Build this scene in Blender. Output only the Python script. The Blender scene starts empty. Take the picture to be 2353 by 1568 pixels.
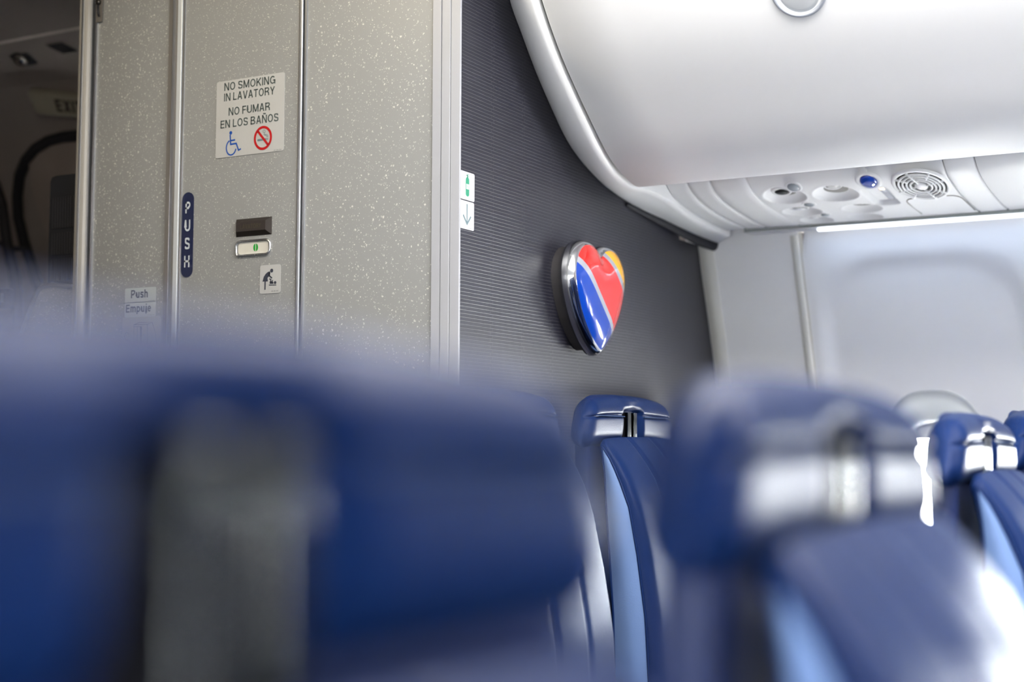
import bpy, bmesh, math, random
from mathutils import Vector, Matrix
random.seed(7)
SC = bpy.context.scene
COL = SC.collection

# ------------------------------------------------------------------ camera
EZ = 1.15                                   # eye height above the cabin floor
F = 3268.0                                  # 50 mm on a 36 mm frame, 2353 px wide
yaw, pit, rol = math.radians(61.051), math.radians(4.112), math.radians(0.2243)
fw = Vector((math.sin(yaw) * math.cos(pit), math.cos(yaw) * math.cos(pit), math.sin(pit)))
rt = Vector((math.cos(yaw), -math.sin(yaw), 0))
up = rt.cross(fw)
rt2 = rt * math.cos(rol) + up * math.sin(rol)
up2 = -rt * math.sin(rol) + up * math.cos(rol)
cam = bpy.data.cameras.new('camera')
camo = bpy.data.objects.new('camera', cam)
COL.objects.link(camo)
M = Matrix((rt2, up2, -fw)).transposed().to_4x4()
M.translation = (0, 0, EZ)
camo.matrix_world = M
cam.sensor_width = 36.0
cam.lens = 50.0
cam.clip_start = 0.02
cam.dof.use_dof = True
cam.dof.focus_distance = 2.5
cam.dof.aperture_fstop = 2.3
SC.camera = camo

# ------------------------------------------------------------------ view, world, lights
SC.view_settings.view_transform = 'Standard'
SC.view_settings.look = 'None'
SC.view_settings.exposure = 1.17
SC.view_settings.gamma = 1.0
SC.view_settings.use_curve_mapping = False
try:
    SC.cycles.use_denoising = True
    SC.cycles.max_bounces = 10
    SC.cycles.diffuse_bounces = 6
    SC.cycles.sample_clamp_indirect = 6
except Exception:
    pass
W = bpy.data.worlds.new('overcast_sky')
SC.world = W
W.use_nodes = True
bg = W.node_tree.nodes['Background']
bg.inputs[0].default_value = (0.90, 0.95, 1.0, 1)
bg.inputs[1].default_value = 85.0
# bright overcast above, paler concrete apron below the horizon
_wt = W.node_tree
_tc = _wt.nodes.new('ShaderNodeTexCoord')
_sp = _wt.nodes.new('ShaderNodeSeparateXYZ')
_mr = _wt.nodes.new('ShaderNodeMapRange')
_mr.inputs[1].default_value = -0.04; _mr.inputs[2].default_value = 0.04
_mx = _wt.nodes.new('ShaderNodeMix'); _mx.data_type = 'RGBA'
_mx.inputs[6].default_value = (0.52, 0.52, 0.515, 1); _mx.inputs[7].default_value = (0.90, 0.95, 1.0, 1)
_wt.links.new(_tc.outputs['Generated'], _sp.inputs[0])
_wt.links.new(_sp.outputs['Z'], _mr.inputs[0])
_wt.links.new(_mr.outputs[0], _mx.inputs[0])
_wt.links.new(_mx.outputs[2], bg.inputs[0])


def area(name, loc, direction, sx, sy, power, color=(1, 1, 1), spread=180):
    l = bpy.data.lights.new(name, 'AREA')
    l.shape = 'RECTANGLE'
    l.size, l.size_y = sx, sy
    l.energy = power
    l.color = color
    l.spread = math.radians(spread)
    o = bpy.data.objects.new(name, l)
    COL.objects.link(o)
    o.location = loc
    o.rotation_euler = Vector(direction).to_track_quat('-Z', 'Y').to_euler()
    return o


# cabin ceiling lighting along the aisle (out of the frame), one warm lamp by the lavatory door
area('cabin_ceiling_light', (1.45, -1.1, 2.235), (0, 0, -1), 0.9, 3.8, 78, (1.0, 0.98, 0.96))
area('cabin_ceiling_light', (1.35, 1.72, 2.235), (0.45, 0, -1), 0.16, 0.16, 3.0, (1.0, 0.86, 0.60))
# daylight strip lamp under the bin, washing the sidewall
wash = area('sidewall_wash_light', (3.088, -1.62, EZ + 0.472), (0, 0, -1), 0.02, 5.15, 1.15, (0.46, 0.66, 1.0))
wash.matrix_world = Matrix.Translation(wash.location) @ Matrix.Rotation(math.radians(-8), 4, 'Y')


# ------------------------------------------------------------------ geometry helpers
def ray(px, py):
    return fw * 1.0 + rt2 * ((px - 1176.5) / F) + up2 * (-(py - 784.0) / F)


def at(px, py, ax, v):
    """point of a pixel's sight line on the plane x / y / z = v (z above the floor)"""
    d = ray(px, py)
    i = 'xyz'.index(ax)
    t = (v - (EZ if ax == 'z' else 0)) / d[i]
    p = d * t
    return Vector((p.x, p.y, p.z + EZ))


def mesh_obj(name, bm, mat, parent=None, loc=None, smooth=True, recalc=False):
    if recalc:
        bmesh.ops.recalc_face_normals(bm, faces=bm.faces)
    me = bpy.data.meshes.new(name)
    bm.to_mesh(me)
    bm.free()
    o = bpy.data.objects.new(name, me)
    COL.objects.link(o)
    if mat:
        me.materials.append(mat)
    if parent:
        o.parent = parent
    if loc is not None:
        o.location = loc
    if smooth:
        me.shade_smooth()
    return o


def tag(o, label=None, cat=None, group=None, kind=None):
    if label: o['label'] = label
    if cat: o['category'] = cat
    if group: o['group'] = group
    if kind: o['kind'] = kind
    return o


def empty(name, loc=(0, 0, 0), mat4=None):
    o = bpy.data.objects.new(name, None)
    o.empty_display_size = 0.05
    COL.objects.link(o)
    if mat4 is not None:
        o.matrix_world = mat4
    else:
        o.location = loc
    return o


def copy_tree(o, parent=None):
    c = o.copy()
    COL.objects.link(c)
    if parent:
        c.parent = parent
    for ch in list(o.children):
        copy_tree(ch, c)
    return c


def add_box(bm, x0, x1, y0, y1, z0, z1):
    vs = [bm.verts.new((x, y, z)) for x in (x0, x1) for y in (y0, y1) for z in (z0, z1)]
    for f in ((0, 1, 3, 2), (4, 6, 7, 5), (0, 4, 5, 1), (2, 3, 7, 6), (0, 2, 6, 4), (1, 5, 7, 3)):
        bm.faces.new([vs[i] for i in f])
    return vs


def box_obj(name, dims, mat, parent=None, bevel=0.0, seg=2):
    bm = bmesh.new()
    add_box(bm, *dims)
    bmesh.ops.recalc_face_normals(bm, faces=bm.faces)
    if bevel:
        bmesh.ops.bevel(bm, geom=list(bm.edges), offset=bevel, segments=seg, profile=0.5, affect='EDGES')
    o = mesh_obj(name, bm, mat, parent, smooth=False)
    return o


def spread_axis(n, half, r):
    """sample positions -half..half, dense in the rounded ends"""
    k = max(3, n // 5)
    a = [-half + r * (1 - math.cos(math.pi / 2 * i / k)) for i in range(k)]
    m = max(1, n - 2 * k)
    b = [-half + r + (2 * half - 2 * r) * i / m for i in range(m + 1)]
    c = [-v for v in reversed(a)]
    return a + b + c


def soft_box(w, d, h, r, nx=24, ny=8, nz=14, fn=None):
    """rounded box centred at 0, optional deformation fn(Vector)->Vector"""
    bm = bmesh.new()
    hx, hy, hz = w / 2, d / 2, h / 2
    X, Y, Z = spread_axis(nx, hx, r), spread_axis(ny, hy, min(r, hy)), spread_axis(nz, hz, r)
    cache = {}

    def vert(i, j, k):
        key = (i, j, k)
        if key not in cache:
            p = Vector((X[i], Y[j], Z[k]))
            ry = min(r, hy)
            q = Vector((max(-hx + r, min(hx - r, p.x)), max(-hy + ry, min(hy - ry, p.y)), max(-hz + r, min(hz - r, p.z))))
            d_ = p - q
            if d_.length > 1e-9 and sum(1 for c in d_ if abs(c) > 1e-9) > 1:
                s = max(abs(d_.x) / r, abs(d_.y) / ry, abs(d_.z) / r)
                n = Vector((d_.x / r, d_.y / ry, d_.z / r)).normalized() * s
                p = q + Vector((n.x * r, n.y * ry, n.z * r))
            if fn:
                p = fn(p)
            cache[key] = bm.verts.new(p)
        return cache[key]
    I, J, K = len(X) - 1, len(Y) - 1, len(Z) - 1
    for i in range(I):
        for k in range(K):
            bm.faces.new([vert(i, 0, k), vert(i + 1, 0, k), vert(i + 1, 0, k + 1), vert(i, 0, k + 1)])
            bm.faces.new([vert(i, J, k), vert(i, J, k + 1), vert(i + 1, J, k + 1), vert(i + 1, J, k)])
    for i in range(I):
        for j in range(J):
            bm.faces.new([vert(i, j, 0), vert(i, j + 1, 0), vert(i + 1, j + 1, 0), vert(i + 1, j, 0)])
            bm.faces.new([vert(i, j, K), vert(i + 1, j, K), vert(i + 1, j + 1, K), vert(i, j + 1, K)])
    for j in range(J):
        for k in range(K):
            bm.faces.new([vert(0, j, k), vert(0, j, k + 1), vert(0, j + 1, k + 1), vert(0, j + 1, k)])
            bm.faces.new([vert(I, j, k), vert(I, j + 1, k), vert(I, j + 1, k + 1), vert(I, j, k + 1)])
    return bm


def add_tube(bm, pts, r, n=8, closed=False):
    pts = [Vector(p) for p in pts]
    rings = []
    N = len(pts)
    prev = None
    for i, p in enumerate(pts):
        if closed:
            t = (pts[(i + 1) % N] - pts[i - 1]).normalized()
        else:
            t = (pts[min(i + 1, N - 1)] - pts[max(i - 1, 0)]).normalized()
        a = prev if prev is not None else (Vector((0, 0, 1)) if abs(t.z) < 0.9 else Vector((1, 0, 0)))
        u = (a - t * a.dot(t)).normalized()
        v = t.cross(u)
        prev = u
        rings.append([bm.verts.new(p + (u * math.cos(2 * math.pi * k / n) + v * math.sin(2 * math.pi * k / n)) * r) for k in range(n)])
    for i in range(N if closed else N - 1):
        A, B = rings[i], rings[(i + 1) % N]
        for k in range(n):
            bm.faces.new([A[k], A[(k + 1) % n], B[(k + 1) % n], B[k]])
    if not closed:
        bm.faces.new(list(reversed(rings[0])))
        bm.faces.new(rings[-1])


def add_lathe(bm, prof, n=32, axis='z', c=(0, 0, 0), sx=1.0, sy=1.0, cap=True):
    """revolve (radius, height) pairs about the local z axis"""
    rings = []
    for r, h in prof:
        rings.append([bm.verts.new((c[0] + sx * r * math.cos(2 * math.pi * k / n), c[1] + sy * r * math.sin(2 * math.pi * k / n), c[2] + h)) for k in range(n)])
    for A, B in zip(rings, rings[1:]):
        for k in range(n):
            bm.faces.new([A[k], A[(k + 1) % n], B[(k + 1) % n], B[k]])
    if cap:
        bm.faces.new(rings[-1])
        bm.faces.new(list(reversed(rings[0])))


# flat print: shapes in a local (u, v) plane, lifted by a height w along the normal
def ngon(bm, pts, h, base=0.0):
    lo = [bm.verts.new((p[0], p[1], base)) for p in pts]
    hi = [bm.verts.new((p[0], p[1], h)) for p in pts]
    n = len(pts)
    a = sum(pts[i][0] * pts[(i + 1) % n][1] - pts[(i + 1) % n][0] * pts[i][1] for i in range(n))
    if a < 0:
        lo.reverse(); hi.reverse()
    f = bm.faces.new(hi)
    for i in range(n):
        bm.faces.new([lo[i], lo[(i + 1) % n], hi[(i + 1) % n], hi[i]])
    return f


def rrect(cx, cy, w, h, r, n=6):
    P = []
    for sx, sy, a0 in ((1, 1, 0), (-1, 1, 90), (-1, -1, 180), (1, -1, 270)):
        for k in range(n + 1):
            a = math.radians(a0 + 90 * k / n)
            P.append((cx + sx * (w / 2 - r) + r * math.cos(a), cy + sy * (h / 2 - r) + r * math.sin(a)))
    return P


def disc(cx, cy, rx, ry=None, n=28):
    ry = ry or rx
    return [(cx + rx * math.cos(2 * math.pi * k / n), cy + ry * math.sin(2 * math.pi * k / n)) for k in range(n)]


def arc(cx, cy, rx, ry, a0, a1, n=24):
    return [(cx + rx * math.cos(math.radians(a0 + (a1 - a0) * k / n)), cy + ry * math.sin(math.radians(a0 + (a1 - a0) * k / n))) for k in range(n + 1)]


def stroke(bm, pts, w, h, closed=False):
    pts = [Vector((p[0], p[1])) for p in pts]
    N = len(pts)
    L, R = [], []
    for i, p in enumerate(pts):
        if closed:
            t = (pts[(i + 1) % N] - pts[i - 1]).normalized()
        else:
            a = (pts[i] - pts[i - 1]).normalized() if i else None
            b = (pts[i + 1] - pts[i]).normalized() if i < N - 1 else None
            t = ((a or b) + (b or a)).normalized()
        nrm = Vector((-t.y, t.x))
        k = 1.0
        if not closed and 0 < i < N - 1:
            k = 1 / max(0.5, nrm.dot(Vector((-(pts[i + 1] - p).normalized().y, (pts[i + 1] - p).normalized().x))))
        L.append(bm.verts.new((p.x + nrm.x * w / 2 * k, p.y + nrm.y * w / 2 * k, h)))
        R.append(bm.verts.new((p.x - nrm.x * w / 2 * k, p.y - nrm.y * w / 2 * k, h)))
    for i in range(N if closed else N - 1):
        j = (i + 1) % N
        bm.faces.new([R[i], R[j], L[j], L[i]])


# grotesque lettering drawn with strokes: glyph = (advance width, list of centre lines), cap height 1
def glyph(ch, t):
    h = t / 2
    c = 1 - h
    A = lambda *a, **k: arc(*a, **k)
    def V(x, a=0.0, b=1.0): return [(x, a), (x, b)]
    if ch == 'N': return .72, [V(h), V(.72 - h), [(h, 1), (.72 - h, 0)]]
    if ch == '\u00d1': return .72, [V(h), V(.72 - h), [(h, 1), (.72 - h, 0)], [(.18, 1.12), (.26, 1.19), (.36, 1.16), (.46, 1.13), (.54, 1.20)]]
    if ch == 'O': return .78, [('c', disc(.39, .5, .39 - h, .5 - h + .012, 28))]
    if ch == 'S': return .66, [catmull([(.045 + h, .26), (.12, .12), (.33, h), (.55, .12), (.66 - h, .27), (.56, .42), (.33, .50), (.13, .59), (.03 + h, .74), (.12, .89), (.33, c), (.53, .88), (.62 - h, .74)], 4)]
    if ch == 'M': return .86, [V(h), V(.86 - h), [(h, 1), (.43, .06)], [(.86 - h, 1), (.43, .06)]]
    if ch == 'K': return .70, [V(h), [(.64, 1), (h, .38)], [(.26, .58), (.64, 0)]]
    if ch == 'I': return t, [V(h)]
    if ch == 'G': return .78, [A(.39, .5, .39 - h, .5 - h, 42, 318, 26), [(.78 - h, 0), (.78 - h, .48)], [(.45, .46), (.78, .46)]]
    if ch == 'L': return .56, [V(h), [(0, h), (.56, h)]]
    if ch == 'A': return .72, [[(h * .9, 0), (.345, 1)], [(.72 - h * .9, 0), (.375, 1)], [(.15, .31), (.57, .31)]]
    if ch == 'V': return .70, [[(h * .9, 1), (.34, 0)], [(.70 - h * .9, 1), (.36, 0)]]
    if ch == 'T': return .64, [V(.32), [(0, c), (.64, c)]]
    if ch == 'R': return .70, [V(h), [(0, c), (.42, c)] + A(.42, .74, .26 - h, .26 - h, 80, -80, 10) + [(.42, .48 + 0), (0, .48)], [(.40, .47), (.58, .34), (.63, 0)]]
    if ch == 'B': return .70, [V(h), [(0, c), (.40, c)] + A(.40, .755, .24 - h, .245 - h, 80, -80, 10) + [(.40, .51), (0, .51)], [(.40, .51)] + A(.42, .265, .28 - h, .265 - h, 80, -80, 10) + [(.40, h), (0, h)]]
    if ch == 'P': return .66, [V(h), [(0, c), (.40, c)] + A(.40, .72, .26 - h, .28 - h, 80, -80, 10) + [(.40, .44), (0, .44)]]
    if ch == 'Y': return .70, [[(h * .8, 1), (.35, .44)], [(.70 - h * .8, 1), (.35, .44)], [(.35, .48), (.35, 0)]]
    if ch == 'F': return .58, [V(h), [(0, c), (.58, c)], [(0, .50), (.52, .50)]]
    if ch == 'E': return .60, [V(h), [(0, c), (.60, c)], [(0, .52), (.56, .52)], [(0, h), (.60, h)]]
    if ch == 'U': return .72, [[(h, 1), (h, .34)] + A(.36, .34, .36 - h, .34 - h, 180, 360, 16) + [(.72 - h, 1)]]
    if ch == 'H': return .72, [V(h), V(.72 - h), [(0, .52), (.72, .52)]]
    if ch == 'X': return .68, [[(h, 0), (.68 - h, 1)], [(h, 1), (.68 - h, 0)]]
    if ch == 'u': return .54, [[(h, .73), (h, .24)] + A(.27, .24, .27 - h, .25 - h, 180, 350, 12), V(.54 - h, 0, .73)]
    if ch == 's': return .50, [catmull([(.03 + h, .19), (.12, h + .01), (.26, h), (.42, .10), (.50 - h, .21), (.40, .33), (.25, .375), (.10, .44), (.02 + h, .54), (.12, .67), (.25, .745 - h), (.40, .66), (.47 - h, .55)], 4)]
    if ch == 'h': return .54, [V(h), A(.27, .48, .27 - h, .265 - h, 170, 0, 12) + [(.54 - h, 0)]]
    if ch == 'm': return .84, [V(h, 0, .73), A(.245, .52, .245 - h, .225 - h, 170, 0, 10) + [(.49 - h, 0)], [(.49 - h, .45)] + A(.595, .52, .245 - h, .225 - h, 170, 0, 10) + [(.84 - h, 0)]]
    if ch == 'p': return .57, [V(h, -.24, .73), ('c', disc(.285, .365, .285 - h, .38 - h, 22))]
    if ch == 'j': return .24, [[(.16, .73), (.16, -.08)] + A(.06, -.08, .10, .12, 0, -80, 6), [(.16, .86), (.16, 1.0)]]
    if ch == 'e': return .55, [A(.275, .365, .275 - h, .38 - h, 0, 318, 20), [(.03, .365), (.55 - h * .6, .365)]]
    if ch == '2': return .55, [catmull([(.08, .72), (.12, .88), (.28, c), (.46, .88), (.47, .70), (.30, .42), (.08, h)], 4) + [(.55, h)]]
    return .3, []


def text_obj(name, body, cap, x, y, mat, parent, lift, sx=1.0, weight=.155, gap=.13, width=None, lead=None):
    """one line of lettering, centred on x with its baseline at y"""
    bm = bmesh.new()
    pen = 0.0
    lines = []
    for ch in body:
        if ch == ' ':
            pen += .30
            continue
        w, L = glyph(ch, weight)
        for l in L:
            closed = isinstance(l[0], str)
            pts = l[1] if closed else l
            lines.append(([(p[0] + pen, p[1]) for p in pts], closed))
        pen += w + gap
    total = pen - gap
    k = (width / total) if width else cap * sx
    for pts, closed in lines:
        stroke(bm, pts, weight, 0, closed)
    for v in bm.verts:
        v.co = Vector(((v.co.x - total / 2) * k + x, v.co.y * cap + y, lift))
    for f in bm.faces:
        f.normal_update()
        if f.normal.z < 0: f.normal_flip()
    return mesh_obj(name, bm, mat, parent, smooth=False)


def fine_print(x, y, w, mat, parent, lift):
    """part number too small to read: a row of tiny marks"""
    bm = bmesh.new()
    r = random.Random(5)
    n = 13
    for i in range(n):
        if i in (3, 8): continue
        a = x - w / 2 + w * i / n
        h = .0016 * r.uniform(.8, 1)
        stroke(bm, [(a, y), (a + w / n * .25, y + h), (a + w / n * .5, y + h * .1)], .00035, lift)
    return mesh_obj('fine_print', bm, mat, parent, smooth=False)


def print_obj(name, mat, parent, build):
    bm = bmesh.new()
    build(bm)
    return mesh_obj(name, bm, mat, parent, smooth=False)


def catmull(P, n=6):
    out = []
    for i in range(len(P) - 1):
        p0, p1, p2, p3 = P[max(i - 1, 0)], P[i], P[i + 1], P[min(i + 2, len(P) - 1)]
        for k in range(n):
            t = k / n
            out.append(tuple(0.5 * (2 * b + (c - a) * t + (2 * a - 5 * b + 4 * c - d) * t * t + (-a + 3 * b - 3 * c + d) * t ** 3)
                             for a, b, c, d in zip(p0, p1, p2, p3)))
    out.append(tuple(P[-1]))
    return out


def loft(bm, rows, close=False):
    V = [[bm.verts.new(p) for p in r] for r in rows]
    for A, B in zip(V, V[1:]):
        for i in range(len(A) - 1):
            bm.faces.new([A[i], A[i + 1], B[i + 1], B[i]])
    return V


def interp(tab, x):
    if x <= tab[0][0]: return tab[0][1]
    for (a, va), (b, vb) in zip(tab, tab[1:]):
        if x <= b:
            return va + (vb - va) * (x - a) / (b - a)
    return tab[-1][1]


def sstep(a, b, x):
    t = max(0.0, min(1.0, (x - a) / (b - a)))
    return t * t * (3 - 2 * t)


# ------------------------------------------------------------------ materials
def mat(name, color, rough=0.5, metal=0.0, spec=0.5, emit=None, estr=0.0, coat=0.0):
    m = bpy.data.materials.new(name)
    m.use_nodes = True
    b = m.node_tree.nodes['Principled BSDF']
    b.inputs['Base Color'].default_value = (*color, 1)
    b.inputs['Roughness'].default_value = rough
    b.inputs['Metallic'].default_value = metal
    b.inputs['Specular IOR Level'].default_value = spec
    b.inputs['Coat Weight'].default_value = coat
    b.inputs['Coat Roughness'].default_value = 0.05
    if emit:
        b.inputs['Emission Color'].default_value = (*emit, 1)
        b.inputs['Emission Strength'].default_value = estr
    return m


def grain(m, scale, strength, dist=0.001, detail=3.0, var=0.0):
    """fine relief from noise, and a slight colour variation"""
    nt = m.node_tree
    b = nt.nodes['Principled BSDF']
    tc = nt.nodes.new('ShaderNodeTexCoord')
    nz = nt.nodes.new('ShaderNodeTexNoise')
    nz.inputs['Scale'].default_value = scale
    nz.inputs['Detail'].default_value = detail
    nt.links.new(tc.outputs['Object'], nz.inputs['Vector'])
    bp = nt.nodes.new('ShaderNodeBump')
    bp.inputs['Strength'].default_value = strength
    bp.inputs['Distance'].default_value = dist
    nt.links.new(nz.outputs['Fac'], bp.inputs['Height'])
    nt.links.new(bp.outputs['Normal'], b.inputs['Normal'])
    if var:
        c = b.inputs['Base Color'].default_value[:]
        n2 = nt.nodes.new('ShaderNodeTexNoise')
        n2.inputs['Scale'].default_value = 6.0
        nt.links.new(tc.outputs['Object'], n2.inputs['Vector'])
        mx = nt.nodes.new('ShaderNodeMix')
        mx.data_type = 'RGBA'
        mx.inputs[6].default_value = tuple(v * (1 - var) for v in c[:3]) + (1,)
        mx.inputs[7].default_value = tuple(min(1, v * (1 + var)) for v in c[:3]) + (1,)
        nt.links.new(n2.outputs['Fac'], mx.inputs[0])
        nt.links.new(mx.outputs[2], b.inputs['Base Color'])
    return m


def sparkle_mat(name, base, fleck, rough=0.42, metal=0.0):
    m = mat(name, base, rough, metal)
    nt = m.node_tree
    b = nt.nodes['Principled BSDF']
    tc = nt.nodes.new('ShaderNodeTexCoord')
    wn = nt.nodes.new('ShaderNodeTexNoise')
    wn.inputs['Scale'].default_value = 120.0
    nt.links.new(tc.outputs['Object'], wn.inputs['Vector'])
    mad = nt.nodes.new('ShaderNodeVectorMath'); mad.operation = 'MULTIPLY_ADD'
    mad.inputs[1].default_value = (0.008, 0.008, 0.008)
    nt.links.new(wn.outputs['Color'], mad.inputs[0])
    nt.links.new(tc.outputs['Object'], mad.inputs[2])
    fac = None
    for sc, thr, keep in ((150.0, 0.20, 0.42), (290.0, 0.22, 0.55)):
        vo = nt.nodes.new('ShaderNodeTexVoronoi')
        vo.inputs['Scale'].default_value = sc
        nt.links.new(mad.outputs[0], vo.inputs['Vector'])
        ls = nt.nodes.new('ShaderNodeMapRange')
        ls.inputs[1].default_value = thr; ls.inputs[2].default_value = thr + 0.10
        ls.inputs[3].default_value = 1.0; ls.inputs[4].default_value = 0.0
        nt.links.new(vo.outputs['Distance'], ls.inputs[0])
        sp = nt.nodes.new('ShaderNodeSeparateColor')
        nt.links.new(vo.outputs['Color'], sp.inputs[0])
        gt = nt.nodes.new('ShaderNodeMath'); gt.operation = 'GREATER_THAN'
        gt.inputs[1].default_value = 1 - keep
        nt.links.new(sp.outputs[0], gt.inputs[0])
        mu = nt.nodes.new('ShaderNodeMath'); mu.operation = 'MULTIPLY'
        nt.links.new(ls.outputs[0], mu.inputs[0]); nt.links.new(gt.outputs[0], mu.inputs[1])
        m2 = nt.nodes.new('ShaderNodeMath'); m2.operation = 'MULTIPLY'
        nt.links.new(mu.outputs[0], m2.inputs[0]); nt.links.new(sp.outputs[1], m2.inputs[1])
        if fac is None:
            fac = m2
        else:
            mxx = nt.nodes.new('ShaderNodeMath'); mxx.operation = 'MAXIMUM'
            nt.links.new(fac.outputs[0], mxx.inputs[0]); nt.links.new(m2.outputs[0], mxx.inputs[1])
            fac = mxx
    mx = nt.nodes.new('ShaderNodeMix'); mx.data_type = 'RGBA'
    mx.inputs[6].default_value = (*base, 1); mx.inputs[7].default_value = (*fleck, 1)
    nt.links.new(fac.outputs[0], mx.inputs[0])
    nt.links.new(mx.outputs[2], b.inputs['Base Color'])
    return m


def bulkhead_mat():
    m = mat('charcoal_laminate', (0.03, 0.03, 0.034), 0.42, 0.0, 0.68)
    nt = m.node_tree
    b = nt.nodes['Principled BSDF']
    tc = nt.nodes.new('ShaderNodeTexCoord')
    sep = nt.nodes.new('ShaderNodeSeparateXYZ')
    nt.links.new(tc.outputs['Object'], sep.inputs[0])
    cmb = nt.nodes.new('ShaderNodeCombineXYZ')
    nt.links.new(sep.outputs['X'], cmb.inputs['X']); nt.links.new(sep.outputs['Z'], cmb.inputs['Y'])

    def brick(w, h, mort, off):
        br = nt.nodes.new('ShaderNodeTexBrick')
        br.offset = off
        br.inputs['Scale'].default_value = 1.0
        br.inputs['Brick Width'].default_value = w
        br.inputs['Row Height'].default_value = h
        br.inputs['Mortar Size'].default_value = mort
        br.inputs['Mortar Smooth'].default_value = 0.5
        nt.links.new(cmb.outputs[0], br.inputs['Vector'])
        return br
    b1 = brick(0.115, 0.0062, 0.0008, 0.07)
    wv = nt.nodes.new('ShaderNodeTexNoise')                     # fine vertical threads
    mp = nt.nodes.new('ShaderNodeMapping'); mp.inputs['Scale'].default_value = (900, 60, 1)
    nt.links.new(cmb.outputs[0], mp.inputs['Vector']); nt.links.new(mp.outputs[0], wv.inputs['Vector'])
    wv.inputs['Scale'].default_value = 1.0
    ad = nt.nodes.new('ShaderNodeMath'); ad.operation = 'MULTIPLY_ADD'
    ad.inputs[1].default_value = 0.18
    nt.links.new(wv.outputs['Fac'], ad.inputs[0]); nt.links.new(b1.outputs['Fac'], ad.inputs[2])
    bp = nt.nodes.new('ShaderNodeBump')
    bp.inputs['Strength'].default_value = 0.38
    bp.inputs['Distance'].default_value = 0.0006
    nt.links.new(ad.outputs[0], bp.inputs['Height'])
    nt.links.new(bp.outputs['Normal'], b.inputs['Normal'])
    mx = nt.nodes.new('ShaderNodeMix'); mx.data_type = 'RGBA'
    mx.inputs[6].default_value = (0.012, 0.012, 0.021, 1)
    mx.inputs[7].default_value = (0.040, 0.038, 0.046, 1)
    nt.links.new(b1.outputs['Fac'], mx.inputs[0])
    nt.links.new(mx.outputs[2], b.inputs['Base Color'])
    return m


WHITE = grain(mat('moulded_white_plastic', (0.86, 0.86, 0.85), 0.5, 0.0, 0.15), 900, 0.08, 0.0004)
WALLW = grain(mat('sidewall_white', (0.86, 0.86, 0.86), 0.5), 700, 0.06, 0.0004)
TRIMW = mat('beige_white_trim', (0.66, 0.65, 0.60), 0.45)
POST = mat('grey_white_extrusion', (0.35, 0.355, 0.375), 0.4)
SPARK = sparkle_mat('flecked_silver_laminate', (0.265, 0.268, 0.262), (0.58, 0.565, 0.525))
ALU = mat('brushed_aluminium', (0.60, 0.62, 0.66), 0.28, 0.9)
ALUD = mat('dark_anodised_metal', (0.20, 0.185, 0.17), 0.4, 0.3)
BLACK = mat('black_rubber', (0.012, 0.012, 0.016), 0.6)
BULK = bulkhead_mat()
GASKET = mat('charcoal_gasket', (0.018, 0.018, 0.023), 0.6, 0.0, 0.3)
LEATHER = grain(mat('navy_leather', (0.0045, 0.0145, 0.062), 0.36, 0.0, 0.06), 420, 0.45, 0.0006, var=0.08)
LEATHER2 = grain(mat('light_blue_leather', (0.12, 0.19, 0.36), 0.45, 0.0, 0.2), 420, 0.25, 0.0006, var=0.05)
SHELL = grain(mat('navy_seat_shell', (0.012, 0.019, 0.062), 0.42, 0.0, 0.15), 300, 0.1, 0.0004)
THREAD = mat('stitch_thread', (0.03, 0.055, 0.13), 0.8, 0.0, 0.1)
CHROME = mat('polished_chrome', (0.86, 0.87, 0.88), 0.10, 1.0)
CHROME2 = mat('satin_chrome', (0.80, 0.81, 0.82), 0.22, 1.0)
POSTM = mat('steel_post', (0.10, 0.105, 0.105), 0.09, 1.0)
LINING = mat('slot_black', (0.006, 0.006, 0.008), 0.8, 0.0, 0.05)
CARPET = grain(mat('dark_blue_carpet', (0.020, 0.026, 0.050), 0.95), 500, 0.6, 0.003, var=0.2)
GALLEY = mat('galley_liner', (0.30, 0.26, 0.24), 0.6)
GLASS = bpy.data.materials.new('acrylic_pane')
GLASS.use_nodes = True
_n = GLASS.node_tree
for _x in list(_n.nodes):
    if _x.type == 'BSDF_PRINCIPLED': _n.nodes.remove(_x)
_o = [x for x in _n.nodes if x.type == 'OUTPUT_MATERIAL'][0]
_t = _n.nodes.new('ShaderNodeBsdfTransparent'); _t.inputs[0].default_value = (0.95, 0.97, 0.97, 1)
_g = _n.nodes.new('ShaderNodeBsdfGlossy'); _g.inputs['Roughness'].default_value = 0.02
_m = _n.nodes.new('ShaderNodeMixShader'); _m.inputs[0].default_value = 0.05
_n.links.new(_t.outputs[0], _m.inputs[1]); _n.links.new(_g.outputs[0], _m.inputs[2]); _n.links.new(_m.outputs[0], _o.inputs[0])
REVEAL = mat('grey_window_reveal', (0.50, 0.52, 0.53), 0.4)
STICK = mat('white_vinyl', (0.44, 0.44, 0.43), 0.45)
STICK2 = mat('pale_grey_vinyl', (0.44, 0.47, 0.46), 0.5)
STICK3 = mat('bright_white_vinyl', (0.60, 0.60, 0.62), 0.45)
INKG = mat('dark_grey_ink', (0.065, 0.085, 0.085), 0.6)
INKN = mat('charcoal_ink', (0.030, 0.035, 0.055), 0.6)
NAVY = mat('navy_vinyl', (0.003, 0.008, 0.045), 0.4)
INKW = mat('pale_ink', (0.52, 0.56, 0.60), 0.6)
INKB = mat('blue_ink', (0.003, 0.065, 0.34), 0.5)
INKR = mat('red_ink', (0.42, 0.0, 0.003), 0.5)
GREEN = mat('green_ink', (0.0, 0.27, 0.02), 0.5)
TEAL = mat('teal_green_ink', (0.03, 0.24, 0.14), 0.5)
SLATE = mat('slate_ink', (0.13, 0.19, 0.21), 0.5)
LAVW = mat('indicator_white', (0.62, 0.60, 0.53), 0.35)
SIGNBR = mat('dark_lens', (0.022, 0.015, 0.011), 0.35)
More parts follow.
